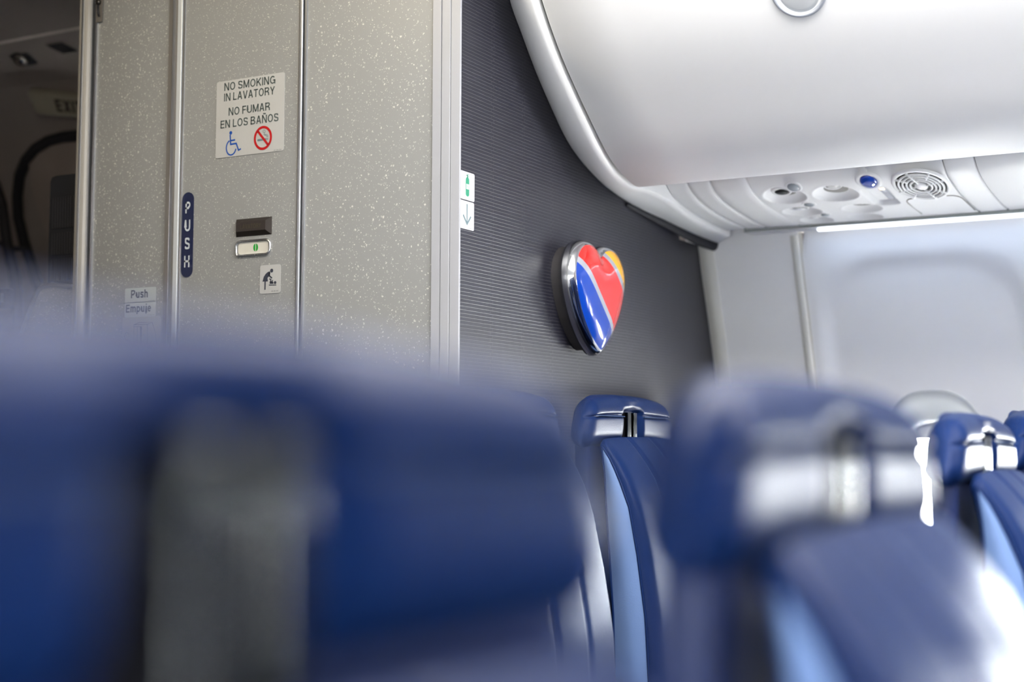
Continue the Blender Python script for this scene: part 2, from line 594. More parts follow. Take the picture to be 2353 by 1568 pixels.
SIGNTX = mat('dim_amber_lens', (0.055, 0.045, 0.022), 0.5)
HRED = mat('heart_red', (0.66, 0.022, 0.016), 0.12, coat=1.0)
HBLUE = mat('heart_blue', (0.004, 0.045, 0.36), 0.12, coat=1.0)
HYEL = mat('heart_yellow', (0.86, 0.42, 0.004), 0.12, coat=1.0)
HSIL = mat('heart_silver', (0.52, 0.54, 0.60), 0.25, 0.5, coat=1.0)
BUTTON = mat('blue_call_button', (0.01, 0.06, 0.42), 0.1, coat=1.0)
SMOKE = mat('grey_switch_lens', (0.33, 0.36, 0.38), 0.12)
HOLE = mat('vent_dark', (0.012, 0.014, 0.014), 0.7)
LED = mat('white_lamp_strip', (1, 1, 1), 0.5, emit=(0.86, 0.92, 1.0), estr=1.5)
SIGNL = mat('lit_sign_lens', (0.6, 0.6, 0.6), 0.2, emit=(1.0, 0.72, 0.35), estr=1.6)
EXITB = mat('beige_sign_housing', (0.32, 0.29, 0.22), 0.5)
EXITR = mat('dark_red_letters', (0.020, 0.006, 0.004), 0.5)
FABRIC = mat('black_mesh_fabric', (0.012, 0.013, 0.018), 0.8)

# ------------------------------------------------------------------ dimensions (m): x across the cabin, y along it, z up
XC, YB = 2.05, 1.237            # lavatory side wall, bulkhead face
CX = 1.45                       # cabin centre line
CEIL = 2.25
YF = -4.2                       # front end of the modelled cabin
WALL = [(-1.15, 3.31), (-0.8, 3.325), (-0.5, 3.335), (-0.25, 3.35), (-0.05, 3.325), (0.138, 3.269), (0.288, 3.218), (0.395, 3.177), (0.47, 3.150), (0.60, 3.09)]
WALLC = catmull([(z, x) for z, x in WALL], 5)


def wx(z):                       # sidewall x at height z (above floor)
    return interp(WALLC, z - EZ)


# ------------------------------------------------------------------ floor, ceiling, end walls
def slab(name, dims, m, parent=None):
    o = box_obj(name, dims, m, parent)
    if parent is None:
        tag(o, kind='structure')
    return o


slab('floor', (-0.50, 3.36, YF, 4.1, -0.04, 0.0), CARPET)
slab('ceiling', (0.5, 2.42, YF, 1.9, CEIL, CEIL + 0.03), WHITE)
slab('wall_front_added', (-0.50, 3.36, YF - 0.03, YF, 0, CEIL + 0.05), GALLEY)  # added dark closing wall, keeps sky light out where the cabin would run on
slab('wall_aft', (-0.50, 3.36, 4.1, 4.13, 0, CEIL + 0.05), GALLEY)

# bulkhead
bulkhead = tag(empty('wall_bulkhead', (2.051, YB, 0)), 'charcoal textured bulkhead', kind='structure')
bm = bmesh.new()
add_box(bm, 0.0, 0.66, 0.0, 0.03, 0.0, CEIL)
mesh_obj('bulkhead_panel', bm, BULK, bulkhead, smooth=False)
bm = bmesh.new()                                  # outboard piece cut to the sidewall curve
zs = [EZ + z for z, x in WALLC if z <= 0.49]
fr = [[(0.66, 0, z), (wx(z) - 2.051 - 0.004, 0, z)] for z in zs]
bk = [[(0.66, 0.03, z), (wx(z) - 2.051 - 0.004, 0.03, z)] for z in zs]
V = loft(bm, fr); loft(bm, bk)
add_box(bm, 0.66, 0.98, 0.0, 0.03, zs[-1], CEIL)
mesh_obj('bulkhead_panel', bm, BULK, bulkhead, smooth=False)
# black edge gasket where the bulkhead meets the sidewall
bm = bmesh.new()
loft(bm, [[(wx(z) - 2.051 - 0.007, -0.004, z), (wx(z) - 2.051 + 0.001, -0.004, z), (wx(z) - 2.051 + 0.001, 0.03, z)] for z in zs])
mesh_obj('edge_gasket', bm, GASKET, bulkhead)


# unseen block assumed across the aisle, shaped to shade the lavatory door's aft part
slab('wall_lavatory_near_unseen', (-0.43, 0.97, YB, 2.16, 0, CEIL), mat('near_block_laminate', (0.30, 0.295, 0.29), 0.45))

# ------------------------------------------------------------------ sidewalls with windows
WY = [0.73 - 0.53 * k for k in range(9)]           # window centres
WZ = EZ - 0.09
WHW, WHH = 0.122, 0.213                            # outer oval of the reveal
OHW, OHH = 0.094, 0.142


def sup(a, n=2.6):
    c, s = math.cos(a), math.sin(a)
    k = (abs(c) ** n + abs(s) ** n) ** (-1 / n)
    return c * k, s * k


def recess(dy, z):
    """depth of the broad moulded niche round a window"""
    hw, top, bot = 0.225, EZ + 0.412, EZ - 0.42
    cz, hh = (top + bot) / 2, (top - bot) / 2
    r = 0.14
    qx, qz = abs(dy) - (hw - r), abs(z - cz) - (hh - r)
    d = math.hypot(max(qx, 0), max(qz, 0)) + min(max(qx, qz), 0) - r
    return 0.020 * sstep(0.022, -0.022, d)


def side_x(y, z, wyc, mirror):
    x = wx(z) + (recess(y - wyc, z) if wyc is not None else 0.0)
    return 2 * CX - x if mirror else x


def wall_panel(parent, y0, y1, wyc, mirror=False, name='wall_panel'):
    z0, z1 = 0.02, EZ + 0.50
    bm = bmesh.new()
    if wyc is None:
        n = 3
        loft(bm, [[(side_x(y0 + (y1 - y0) * i / n, z, None, mirror), y0 + (y1 - y0) * i / n, z) for i in range(n + 1)] for z in [z0 + (z1 - z0) * k / 40 for k in range(41)]])
    else:
        NA, NR = 96, 26
        rings = []
        for t in range(NR + 1):
            f = t / NR
            row = []
            for k in range(NA):
                a = 2 * math.pi * k / NA
                su, sv = sup(a)
                iy, iz = wyc + WHW * su, WZ + WHH * sv
                c, s = math.cos(a), math.sin(a)
                hz = z1 - WZ if s > 0 else WZ - z0
                hy = y1 - wyc if c > 0 else wyc - y0
                # stretched so that the corner rays hit the corners
                kx = hy / abs(c) if abs(c) > 1e-6 else 1e9
                kz = hz / abs(s) if abs(s) > 1e-6 else 1e9
                if kx < kz: oy, oz = wyc + c * kx, WZ + s * kx
                else: oy, oz = wyc + c * kz, WZ + s * kz
                y, z = iy + (oy - iy) * f, iz + (oz - iz) * f
                row.append(bm.verts.new((side_x(y, z, wyc, mirror), y, z)))
            rings.append(row)
        for A, B in zip(rings, rings[1:]):
            for k in range(NA):
                bm.faces.new([A[k], A[(k + 1) % NA], B[(k + 1) % NA], B[k]])
        # four corner fills
        corners = [(y1, z1), (y0, z1), (y0, z0), (y1, z0)]
        for cy, cz in corners:
            best = sorted(range(NA), key=lambda k: (rings[-1][k].co.y - cy) ** 2 + (rings[-1][k].co.z - cz) ** 2)[:2]
            v = bm.verts.new((side_x(cy, cz, wyc, mirror), cy, cz))
            if abs(best[0] - best[1]) in (1, NA - 1):
                bm.faces.new([rings[-1][best[0]], rings[-1][best[1]], v])
    return mesh_obj(name, bm, WALLW, parent, recalc=True)


def window(idx, wyc, mirror, label):
    root = tag(empty('window_%d' % idx, (side_x(wyc, WZ, wyc, mirror), wyc, WZ)), label, kind='structure')
    ox, oy, oz = root.location
    s = -1 if mirror else 1
    NA = 72

    def ringpts(hw, hh, dx):
        r = []
        for k in range(NA):
            su, sv = sup(2 * math.pi * k / NA)
            y, z = wyc + hw * su, WZ + hh * sv
            r.append((side_x(y, z, wyc, mirror) - ox + s * dx, y - oy, z - oz))
        return r

    def band(name, spec, m):
        bm = bmesh.new()
        rows = [[bm.verts.new(p) for p in ringpts(*q)] for q in spec]
        for A, B in zip(rows, rows[1:]):
            for k in range(NA):
                bm.faces.new([A[k], A[(k + 1) % NA], B[(k + 1) % NA], B[k]])
        return mesh_obj(name, bm, m, root, recalc=True)
    band('window_frame', [(WHW + .004, WHH + .004, .002), (WHW + .002, WHH + .002, -.003), (WHW - .004, WHH - .004, -.002), (WHW - .010, WHH - .022, .006), (OHW + .010, OHH + .028, .018), (OHW + .004, OHH + .010, .022), (OHW, OHH, .026), (OHW - .001, OHH - .001, .045)], REVEAL)
    band('window_bezel', [(OHW + .001, OHH + .001, .043), (OHW - .006, OHH - .006, .045), (OHW - .006, OHH - .006, .075)], WALLW)
    bm = bmesh.new()
    bm.faces.new([bm.verts.new(p) for p in ringpts(OHW, OHH, .07)])
    mesh_obj('window_pane', bm, GLASS, root)
    bm = bmesh.new()                                # raised sunshade, its lower edge just in view
    pts = [p for p in ringpts(OHW + .004, OHH + .004, .050) if p[2] > OHH - .030]
    pts.sort(key=lambda p: p[1])
    lo = [(p[0] + s * .002, p[1], OHH - .030) for p in pts]
    loft(bm, [pts, lo])
    loft(bm, [lo, [(p[0] - s * .006, p[1], p[2] - .002) for p in lo], [(p[0] - s * .006, p[1], p[2] - .008) for p in lo], [(p[0], p[1], p[2] - .008) for p in lo]])
    mesh_obj('window_shade', bm, WALLW, root)
    # portal that guides the sky's light through this window
    p = area('window_daylight', (ox + s * 0.10, oy, oz), (-s, 0, 0), 2 * OHW, 2 * OHH, 1.0)
    p.data.cycles.is_portal = True
    p.rotation_euler = Vector((-s, 0, 0)).to_track_quat('-Z', 'Z').to_euler()
    return root


wall_right = tag(empty('wall_right', (0, 0, 0)), kind='structure')
wall_left = tag(empty('wall_left', (0, 0, 0)), kind='structure')
wall_panel(wall_right, 0.992, YB + 0.03, None)
box = None
g = 0.0035
n_win = 0
for k, wyc in enumerate(WY):
    ya = wyc + 0.265 if k else 0.988
    yb_ = wyc - 0.265
    wall_panel(wall_right, yb_ + (g if k % 2 else 0), ya, wyc)
    wall_panel(wall_left, yb_, ya, wyc, True)
    n_win += 1
    window(n_win, wyc, False, 'oval cabin window on the far side')
for k, wyc in enumerate(WY):
    n_win += 1
    window(n_win, wyc, True, 'oval cabin window on the near side')
wall_panel(wall_left, 0.99, 4.1, None, True)
# dark backing inside the panel joint, beige edge strip by the bulkhead
bm = bmesh.new()
loft(bm, [[(side_x(0, z, None, False) + .004, 0.984, z), (side_x(0, z, None, False) + .004, 0.996, z)] for z in [0.02 + (EZ + .48) * k / 40 for k in range(41)]])
mesh_obj('panel_joint', bm, TRIMW, wall_right)
bm = bmesh.new()
zz = [0.02 + (EZ + .458) * k / 40 for k in range(41)]
loft(bm, [[(side_x(0, z, None, False) - a, y, z) for a, y in ((0, 1.200), (.006, 1.203), (.007, 1.234), (0, 1.236))] for z in zz])
mesh_obj('edge_strip', bm, TRIMW, wall_right)
bm = bmesh.new()
loft(bm, [[(side_x(0, z, None, False) - a, y, z) for a, y in ((0, .994), (.004, .996), (.004, 1.010), (0, 1.012))] for z in zz])
mesh_obj('edge_strip', bm, TRIMW, wall_right)
# outer fuselage skin behind the windows keeps the sky out of the panel gaps
for nm, s0, x in (('fuselage_lining', 1, 3.44), ('fuselage_lining', -1, -0.55)):
    pr = wall_right if s0 > 0 else wall_left
    bm = bmesh.new()
    ys = sorted([YF - .03, 4.13] + [w + d for w in WY for d in (-OHW - .07, OHW + .07)])
    for a, b in zip(ys, ys[1:]):
        mid = (a + b) / 2
        if any(abs(mid - w) < .01 for w in WY):
            add_box(bm, x - .01, x + .01, a, b, -0.05, WZ - OHH - .05)
            add_box(bm, x - .01, x + .01, a, b, WZ + OHH + .05, CEIL + .2)
        else:
            add_box(bm, x - .01, x + .01, a, b, -0.05, CEIL + .2)
    mesh_obj(nm, bm, GALLEY, pr, smooth=False)
slab('ceiling_backing', (-0.64, 3.52, YF - .03, 4.13, CEIL + 0.12, CEIL + 0.15), GALLEY)
bpy.data.objects['ceiling_backing'].name = 'ceiling_upper'

# ------------------------------------------------------------------ overhead bin and service units
BINP = catmull([(2.62, .528), (2.565, .508), (2.513, .512), (2.432, .540), (2.337, .604), (2.229, .688), (2.153, .769), (2.10, .85), (2.075, .94), (2.09, 1.04), (2.14, 1.10)], 6)
ENDP = catmull([(2.73, .535), (2.66, .532), (2.588, .539), (2.515, .562), (2.45, .593), (2.385, .643), (2.323, .697), (2.265, .762), (2.221, .806), (2.185, .88), (2.165, .96), (2.17, 1.05), (2.20, 1.10)], 5)
BY0, BY1 = 0.20, 1.135


def bin_unit(y0, y1, mirror=False):
    mx = (lambda x: 2 * CX - x) if mirror else (lambda x: x)
    root = empty('overhead_bin', (mx(2.6), (y0 + y1) / 2, EZ + .51))
    o = Vector(root.location)

    def P(x, y, z): return Vector((mx(x), y, EZ + z)) - o
    bm = bmesh.new()
    e = 0.006
    rows = []
    for y, sh in ((y0, 0), (y1 - .0, 0)):
        rows.append([P(x, y, z) for x, z in BINP])
    # rounded end edges
    n = len(BINP)

    def off(i, d):
        a, b = BINP[max(i - 1, 0)], BINP[min(i + 1, n - 1)]
        t = Vector((b[0] - a[0], b[1] - a[1])).normalized()
        return BINP[i][0] + (t.y) * -d, BINP[i][1] + t.x * d
    # inward normal points up/outboard
    def row(y, d): return [P(*(lambda q: (q[0], y, q[1]))(off(i, d))) for i in range(n)]
    R = [row(y0, -.02), row(y0, -.004), row(y0 + .004, 0)]
    for k in range(1, 8): R.append(row(y0 + .004 + (y1 - y0 - .008) * k / 8, 0))
    R += [row(y1 - .004, 0), row(y1, -.004), row(y1, -.02)]
    loft(bm, R)
    mesh_obj('bin_door', bm, WHITE, root, recalc=True)
    bm = bmesh.new()
    # closed carcass behind the door
    pr = [(2.66, .625)] + [off(i, -.018) for i in range(8, n)] + [(3.05, 1.10), (3.10, .625)]
    A = [bm.verts.new(P(x, y0 + .002, z)) for x, z in pr]
    B = [bm.verts.new(P(x, y1 - .002, z)) for x, z in pr]
    m = len(pr)
    for i in range(m):
        bm.faces.new([A[i], A[(i + 1) % m], B[(i + 1) % m], B[i]])
    bm.faces.new(A); bm.faces.new(list(reversed(B)))
    mesh_obj('bin_body', bm, WHITE, root, smooth=False, recalc=True)
    return root


b_main = bin_unit(BY0, BY1)
tag(b_main, 'big white overhead bin above the far seats, with a round latch', 'overhead bin', 'overhead bins')
y = BY0
for k in range(4):
    tag(bin_unit(y - 0.008 - 1.05, y - 0.008), 'white overhead bin beyond the frame, forward of the latched one', 'overhead bin', 'overhead bins out of frame')
    y -= 1.058
y = BY1
for k in range(5):
    tag(bin_unit(y - 1.02, y, True), 'white overhead bin on the near side above the camera', 'overhead bin', 'overhead bins on the near side')
    y -= 1.03

# round latch on the bin face
lc = None
best = 9
for (x, z) in BINP:
    p = at(1835, -19, 'x', x)
    if abs(p.z - EZ - z) < best:
        best = abs(p.z - EZ - z); lc = Vector((x, p.y, EZ + z))
i0 = min(range(len(BINP)), key=lambda i: abs(BINP[i][0] - lc.x) + abs(BINP[i][1] - (lc.z - EZ)))
tdir = Vector((BINP[i0 + 1][0] - BINP[i0 - 1][0], 0, BINP[i0 + 1][1] - BINP[i0 - 1][1])).normalized()
nrm = Vector((tdir.z, 0, -tdir.x))
if nrm.z > 0: nrm = -nrm
LM = Matrix((Vector((0, -1, 0)), nrm.cross(Vector((0, -1, 0))), nrm)).transposed().to_4x4()
LM.translation = lc
LATCHM = mat('silver_latch', (0.50, 0.53, 0.58), 0.3, 0.4)
latch = empty('bin_latch')
latch.parent = b_main
latch.matrix_local = Matrix.Translation(-Vector(b_main.location)) @ LM
bm = bmesh.new(); add_lathe(bm, [(.0455, -.004), (.0455, .002), (.044, .004), (.041, .004), (.039, .002), (.038, -.003)], 48, cap=False)
ringo = mesh_obj('latch_ring', bm, LATCHM, latch)
ringo['label'] = 'silver ring'
bm = bmesh.new(); add_lathe(bm, [(.0385, -.004), (.0375, -.001), (.030, .001), (.0, .002)], 48, cap=False)
mesh_obj('latch_button', bm, mat('latch_face', (0.55, 0.57, 0.58), 0.35), latch)

# bin end closure between the bin and the bulkhead
endc = tag(empty('bin_end_panel', (2.6, YB - .06, EZ + .5)), 'tapered white end panel closing the bin against the charcoal bulkhead', 'end panel')
o = Vector(endc.location)


def resample(P, n):
    L = [0]
    for a, b in zip(P, P[1:]): L.append(L[-1] + math.hypot(b[0] - a[0], b[1] - a[1]))
    out = []
    for k in range(n):
        s = L[-1] * k / (n - 1)
        for i in range(len(P) - 1):
            if s <= L[i + 1] + 1e-9:
                f = (s - L[i]) / max(1e-9, L[i + 1] - L[i])
                out.append((P[i][0] + (P[i + 1][0] - P[i][0]) * f, P[i][1] + (P[i + 1][1] - P[i][1]) * f)); break
    return out


# outer profile on the bin side (wraps under to the sidewall) and on the bulkhead side
EA = resample(catmull([(3.10, .478), (2.98, .482), (2.85, .492), (2.74, .508), (2.64, .512), (2.57, .506), (2.508, .511), (2.428, .538), (2.333, .602), (2.225, .686), (2.149, .767), (2.096, .85), (2.071, .94), (2.086, 1.04), (2.14, 1.10)], 6), 90)
EB = resample(catmull([(3.251, .477), (3.137, .489), (2.977, .498), (2.86, .503), (2.76, .511), (2.67, .522), (2.588, .539), (2.515, .562), (2.45, .593), (2.385, .643), (2.323, .697), (2.265, .757), (2.221, .806), (2.185, .88), (2.165, .96), (2.17, 1.05), (2.20, 1.10)], 6), 90)
bm = bmesh.new()
rows = [[Vector((a[0] + .02, 1.145, EZ + a[1] + (.075 if a[0] > 2.56 else .016))) - o for a in EA], [Vector((a[0] + .004, 1.141, EZ + a[1] + .003)) - o for a in EA]]
for k in range(0, 9):
    f = k / 8
    y = 1.143 + (YB - .001 - 1.143) * f
    bulge = .010 * math.sin(math.pi * f)
    rows.append([Vector((a[0] + (b[0] - a[0]) * f ** 1.5 - bulge * (.7 if a[0] < 2.5 else 0), y, EZ + a[1] + (b[1] - a[1]) * f ** 1.5 - bulge * .6)) - o for a, b in zip(EA, EB)])
loft(bm, rows)
mesh_obj('end_cap', bm, WHITE, endc, recalc=True)
# dark seal strip at its outboard tail
bm = bmesh.new()
tp = [at(px, py, 'y', yy) - o for px, py, yy in ((1440, 470, 1.234), (1500, 500, 1.230), (1550, 524, 1.224), (1590, 543, 1.214), (1618, 554, 1.204), (1640, 561, 1.196))]
T = catmull([tuple(p) for p in tp], 4)
rows = []
for i, p in enumerate(T):
    r_ = .004 + .0125 * min(1, i / 14)
    rows.append([Vector(p) + Vector((0, math.cos(a) * r_ * .7, math.sin(a) * r_)) for a in [2 * math.pi * k / 12 for k in range(13)]])
V = loft(bm, rows)
bm.faces.new(V[-1][:-1])
so = mesh_obj('seal_strip', bm, GASKET, endc, recalc=True)
so['label'] = 'charcoal rubber tail strip'

# underside strip with the passenger service units
PSUP = catmull([(2.665, .592), (2.68, .575), (2.70, .556), (2.722, .539), (2.755, .5195), (2.80, .508), (2.86, .5000), (2.93, .4945), (3.00, .4912), (3.078, .4900)], 6)


def psu_hit(px, py):
    d = ray(px, py)
    for a, b in zip(PSUP, PSUP[1:]):
        za, zb = d.z * a[0] / d.x - a[1], d.z * b[0] / d.x - b[1]
        if za * zb <= 0:
            f = za / (za - zb)
            x, z = a[0] + (b[0] - a[0]) * f, a[1] + (b[1] - a[1]) * f
            t = Vector((b[0] - a[0], b[1] - a[1])).normalized()
            return Vector((x, d.y * x / d.x, EZ + z)), t
    raise RuntimeError('no hit %s %s' % (px, py))


def psu_frame(px, py):
    """frame on the strip: local x towards the front of the cabin, local y outboard, z out of the surface (down)"""
    p, t = psu_hit(px, py)
    T = Vector((t.x, 0, t.y)); n = Vector((t.y, 0, -t.x))
    m = Matrix((Vector((0, 1, 0)), -T if False else T, n)).transposed()
    if m.determinant() < 0:
        m = Matrix((Vector((0, -1, 0)), T, n)).transposed()
    m = m.to_4x4(); m.translation = p
    return m


def filler(y0, y1, label):
    o_ = Vector((2.85, (y0 + y1) / 2, EZ + .51))
    ob = bmesh.new()
    e = .0022
    P2 = PSUP
    def r(y, d): return [Vector((x + 0 * d, y, EZ + z + d)) - o_ for x, z in P2]
    loft(ob, [r(y0, .010), r(y0, e), r(y0 + e, 0)] + [r(y0 + e + (y1 - y0 - 2 * e) * k / 4, 0) for k in range(1, 4)] + [r(y1 - e, 0), r(y1, e), r(y1, .010)])
    return ob, o_


def psu_panel(y0, y1, label, cat, group=None):
    bm, o_ = filler(y0, y1, label)
    ob = mesh_obj('service_panel', bm, WHITE, None, loc=o_, recalc=True)
    for p in ob.data.polygons: pass
    return tag(ob, label, cat, group)


gp = .0012
SY = [1.140, 1.094, 1.045, 0.966, 0.577, 0.519]
psu_panel(SY[1] + gp, SY[0], 'narrow white curved filler strip next to the bin end panel', 'filler panel')
psu_panel(SY[2] + gp, SY[1] - gp, 'white curved filler strip, second from the bulkhead', 'filler panel')
psu_panel(SY[3] + gp, SY[2] - gp, 'white curved filler strip beside the reading lights', 'filler panel')
psu_panel(SY[5] + gp, SY[4] - gp, 'narrow white filler strip forward of the round speaker grille', 'filler panel')
psu_panel(0.02, SY[5] - gp, 'blank white filler panel at the right edge, under the bin', 'filler panel')
psu_panel(YF, 0.02 - 2 * gp, 'long white filler panel out of frame', 'filler panel')
# the matching underside strip on the near side
bm = bmesh.new()
loft(bm, [[(2 * CX - x, y, EZ + z) for x, z in PSUP] for y in (YF, YB)])
tag(mesh_obj('service_panel', bm, WHITE, recalc=True), 'white service strip under the near side bins, above the camera', 'filler panel')
# backing above the joints
bm = bmesh.new()
loft(bm, [[(x + .002, y, EZ + z + .012) for x, z in PSUP] for y in (YF, 1.14)])
tag(mesh_obj('trim_1', bm, mat('joint_shadow_liner', (0.25, 0.24, 0.22), 0.7)), kind='structure')

# the unit with lights, nozzles, speaker: its shell has real openings, cut on a fine grid
UY0, UY1 = SY[4] + gp, SY[3] - gp
uo = Vector((2.85, (UY0 + UY1) / 2, EZ + .505))
unit = tag(empty('passenger_service_unit', uo), 'white passenger service unit with reading lights, air nozzles, blue call button and speaker', 'service unit')
arcL = [0]
for a, b in zip(PSUP, PSUP[1:]): arcL.append(arcL[-1] + math.hypot(b[0] - a[0], b[1] - a[1]))


def s_of(p):                    # arc length of a point of the strip
    return interp([(x, l) for (x, z), l in zip(PSUP, arcL)], p.x)


def su(px, py):
    p, _ = psu_hit(px, py)
    return s_of(p), p.y


def on_strip(s, y, lift=0.0):
    x = interp(list(zip(arcL, [q[0] for q in PSUP])), s)
    z = interp(list(zip(arcL, [q[1] for q in PSUP])), s)
    e = 1e-3
    x2 = interp(list(zip(arcL, [q[0] for q in PSUP])), s + e); z2 = interp(list(zip(arcL, [q[1] for q in PSUP])), s + e)
    t = Vector((x2 - x, z2 - z)).normalized()
    return Vector((x + t.y * lift, y, EZ + z - t.x * lift))


cups = {'nozzle': [((1797, 446), .050), ((1838, 483), .047), ((1872, 503), .040)],
        'lamp': [((1915, 441), .052), ((1976, 476), .047), ((1984, 496), .042)]}
dish = []
for kind, L in cups.items():
    for (px, py), w in L:
        s, y = su(px, py)
        dish.append((s + .017, y, w * .92, .052 if py < 470 else .047, .016))
s_sp, y_sp = su(2117, 425)
s_r0, y_r0 = su(1985, 434); s_r1, y_r1 = su(2062, 470)


def relief(s, y):
    h = 0.0
    for ds, dy, ry, rs, dep in dish:
        q = math.hypot((y - dy) / (ry * .95), (s - ds) / (rs * .95))
        if q < 1:
            h -= dep * (1 - q * q) ** .8
        elif q < 1.15:
            h += .0008 * (1 - (q - 1) / .15)
    # oblong signal recess
    cs, cy = (s_r0 + s_r1) / 2, (y_r0 + y_r1) / 2
    qx = max(abs(y - cy) - .010, 0); qs = max(abs(s - cs) - ((s_r1 - s_r0) / 2 - .014), 0)
    d = math.hypot(qx, qs)
    if d < .018: h -= .011 * sstep(.018, .008, d) * (1.0 if y < cy + .02 else .8)
    return h


bm = bmesh.new()
ns, ny = 150, 190
rows = []
for i in range(ns + 1):
    s = arcL[-1] * i / ns
    rows.append([on_strip(s, UY0 + (UY1 - UY0) * j / ny, relief(s, UY0 + (UY1 - UY0) * j / ny)) - uo for j in range(ny + 1)])
loft(bm, rows)
for yy in (UY0, UY1):
    loft(bm, [[on_strip(arcL[-1] * i / ns, yy, 0) - uo for i in range(ns + 1)], [on_strip(arcL[-1] * i / ns, yy, -.01) - uo for i in range(ns + 1)]])
mesh_obj('unit_panel', bm, WHITE, unit, recalc=True)


def unit_part(name, s, y, mat_, build, lift=0.0, label=None):
    """part whose local x runs along the cabin, y down the strip, z out of it"""
    p = on_strip(s, y, lift)
    p2 = on_strip(s + 2e-3, y, lift)
    T = (p2 - p).normalized(); Yd = Vector((0, -1, 0))
    n = T.cross(Yd) * -1
    if n.z > 0: n = -n
    X = T.cross(n)
    m = Matrix((X, T, n)).transposed().to_4x4()
    m.translation = p - uo
    b = bmesh.new(); build(b)
    o_ = mesh_obj(name, b, mat_, unit, recalc=True)
    o_.matrix_local = m
    if label: o_['label'] = label
    return o_


for i, ((px, py), w) in enumerate(cups['nozzle']):
    s, y = su(px, py)
    r = .022 if i < 2 else .018
    ob = unit_part('air_nozzle', s - .004, y, WHITE, lambda b: add_lathe(b, [(r, -.012), (r, -.004), (r * .92, -.001), (r * .7, -.001), (r * .62, -.005), (r * .6, -.012)], 32, cap=False), -.002)
    h = unit_part('nozzle_mouth', s - .004, y, HOLE if i == 0 else WHITE, lambda b: add_lathe(b, [(r * .62, -.0), (.001, .001)], 24), -.009)
    ml = h.matrix_local.copy(); h.parent = ob; h.matrix_local = ob.matrix_local.inverted() @ ml
for i, ((px, py), w) in enumerate(cups['lamp']):
    s, y = su(px, py)
    r = .020 if i < 2 else .016
    ob = unit_part('reading_light', s - .008, y, WHITE, lambda b: add_lathe(b, [(r, -.012), (r, -.003), (r * .85, .0), (r * .7, -.002), (r * .65, -.010)], 32, cap=False), -.008)
    h = unit_part('lamp_lens', s - .008, y, mat('frosted_lens', (0.7, 0.7, 0.68), 0.25), lambda b: add_lathe(b, [(r * .68, 0), (r * .4, .002), (.001, .003)], 24), -.013)
    ml = h.matrix_local.copy(); h.parent = ob; h.matrix_local = ob.matrix_local.inverted() @ ml
for (px, py), r in (((1823, 429.5), .0115), ((1859, 469), .010), ((1896, 492.5), .0085)):
    s, y = su(px, py)
    ob = unit_part('light_switch', s, y, SMOKE, lambda b: add_lathe(b, [(r, .0), (r, .0025), (r * .8, .0038), (.0005, .0045)], 24, sy=1.25), 0, 'grey domed push button')
    h = unit_part('switch_collar', s, y, WHITE, lambda b: add_lathe(b, [(r * 1.55, -.0005), (r * 1.35, .0018), (r * 1.05, .0012), (r * 1.02, 0)], 28, sy=1.25, cap=False), 0)
    ml = h.matrix_local.copy(); h.parent = ob; h.matrix_local = ob.matrix_local.inverted() @ ml
s, y = su(1996, 415)
ob = unit_part('call_button', s, y, BUTTON, lambda b: add_lathe(b, [(.0165, 0), (.0165, .003), (.014, .0055), (.007, .007), (.0005, .0073)], 32, sy=1.35), .001, 'glossy blue call button')
h = unit_part('button_collar', s, y, WHITE, lambda b: add_lathe(b, [(.026, -.0005), (.0235, .0022), (.0175, .0015), (.0168, 0)], 32, sy=1.35, cap=False), 0)
ml = h.matrix_local.copy(); h.parent = ob; h.matrix_local = ob.matrix_local.inverted() @ ml
s, y = su(1982, 391)
unit_part('mask_sensor', s, y, WHITE, lambda b: add_lathe(b, [(.008, 0), (.0075, .003), (.004, .0042), (.0005, .0045)], 20, sy=1.6), 0, 'small white dome')
# lit signs in the oblong recess
cs, cy = (s_r0 + s_r1) / 2, (y_r0 + y_r1) / 2
unit_part('sign_lens', cs, cy - .010, mat('sign_window', (0.62, 0.64, 0.70), 0.15), lambda b: ngon(b, rrect(0, 0, .014, (s_r1 - s_r0) * .8, .005), .0006), -.0102)
for dv in (-.055, -.032):
    unit_part('lit_sign', cs + dv, cy - .010, SIGNL, lambda b: ngon(b, rrect(0, 0, .010, .014, .003), .0006), -.0092, 'small amber lit sign')
# speaker grille: dished dark disc behind concentric rings and spokes
rsx, rsy = .0520, .085
unit_part('speaker_well', s_sp, y_sp, HOLE, lambda b: add_lathe(b, [(1.0, 0), (.5, .0002), (.001, .0003)], 48, sx=rsx * .9, sy=rsy * .9), .0012)
spk = unit_part('speaker_grille', s_sp, y_sp, WHITE, lambda b: add_lathe(b, [(1.06, -.001), (1.03, .0022), (.96, .0030), (.92, .0028), (.91, .001)], 56, sx=rsx, sy=rsy, cap=False), .0)


def grille(b):
    for q in (.80, .66, .52, .38):
        pts = [(q * rsx * math.cos(2 * math.pi * k / 56), q * rsy * math.sin(2 * math.pi * k / 56), .003) for k in range(56)]
        add_tube(b, pts, .0024, 6, True)
    add_lathe(b, [(.24, .001), (.22, .0042), (.001, .0045)], 32, sx=rsx, sy=rsy)
    for k, (q0, q1) in enumerate([(.22, .94)] * 4 + [(.5, .94)] * 4):
        a = math.pi / 2 * k + (.2 if k < 4 else math.pi / 4 + .1)
        for j in range(1):
            add_tube(b, [(q0 * rsx * math.cos(a), q0 * rsy * math.sin(a), .003), (q1 * rsx * math.cos(a + .06), q1 * rsy * math.sin(a + .06), .003)], .0024, 6)


h = unit_part('grille_rings', s_sp, y_sp, WHITE, grille, 0)
ml = h.matrix_local.copy(); h.parent = spk; h.matrix_local = spk.matrix_local.inverted() @ ml
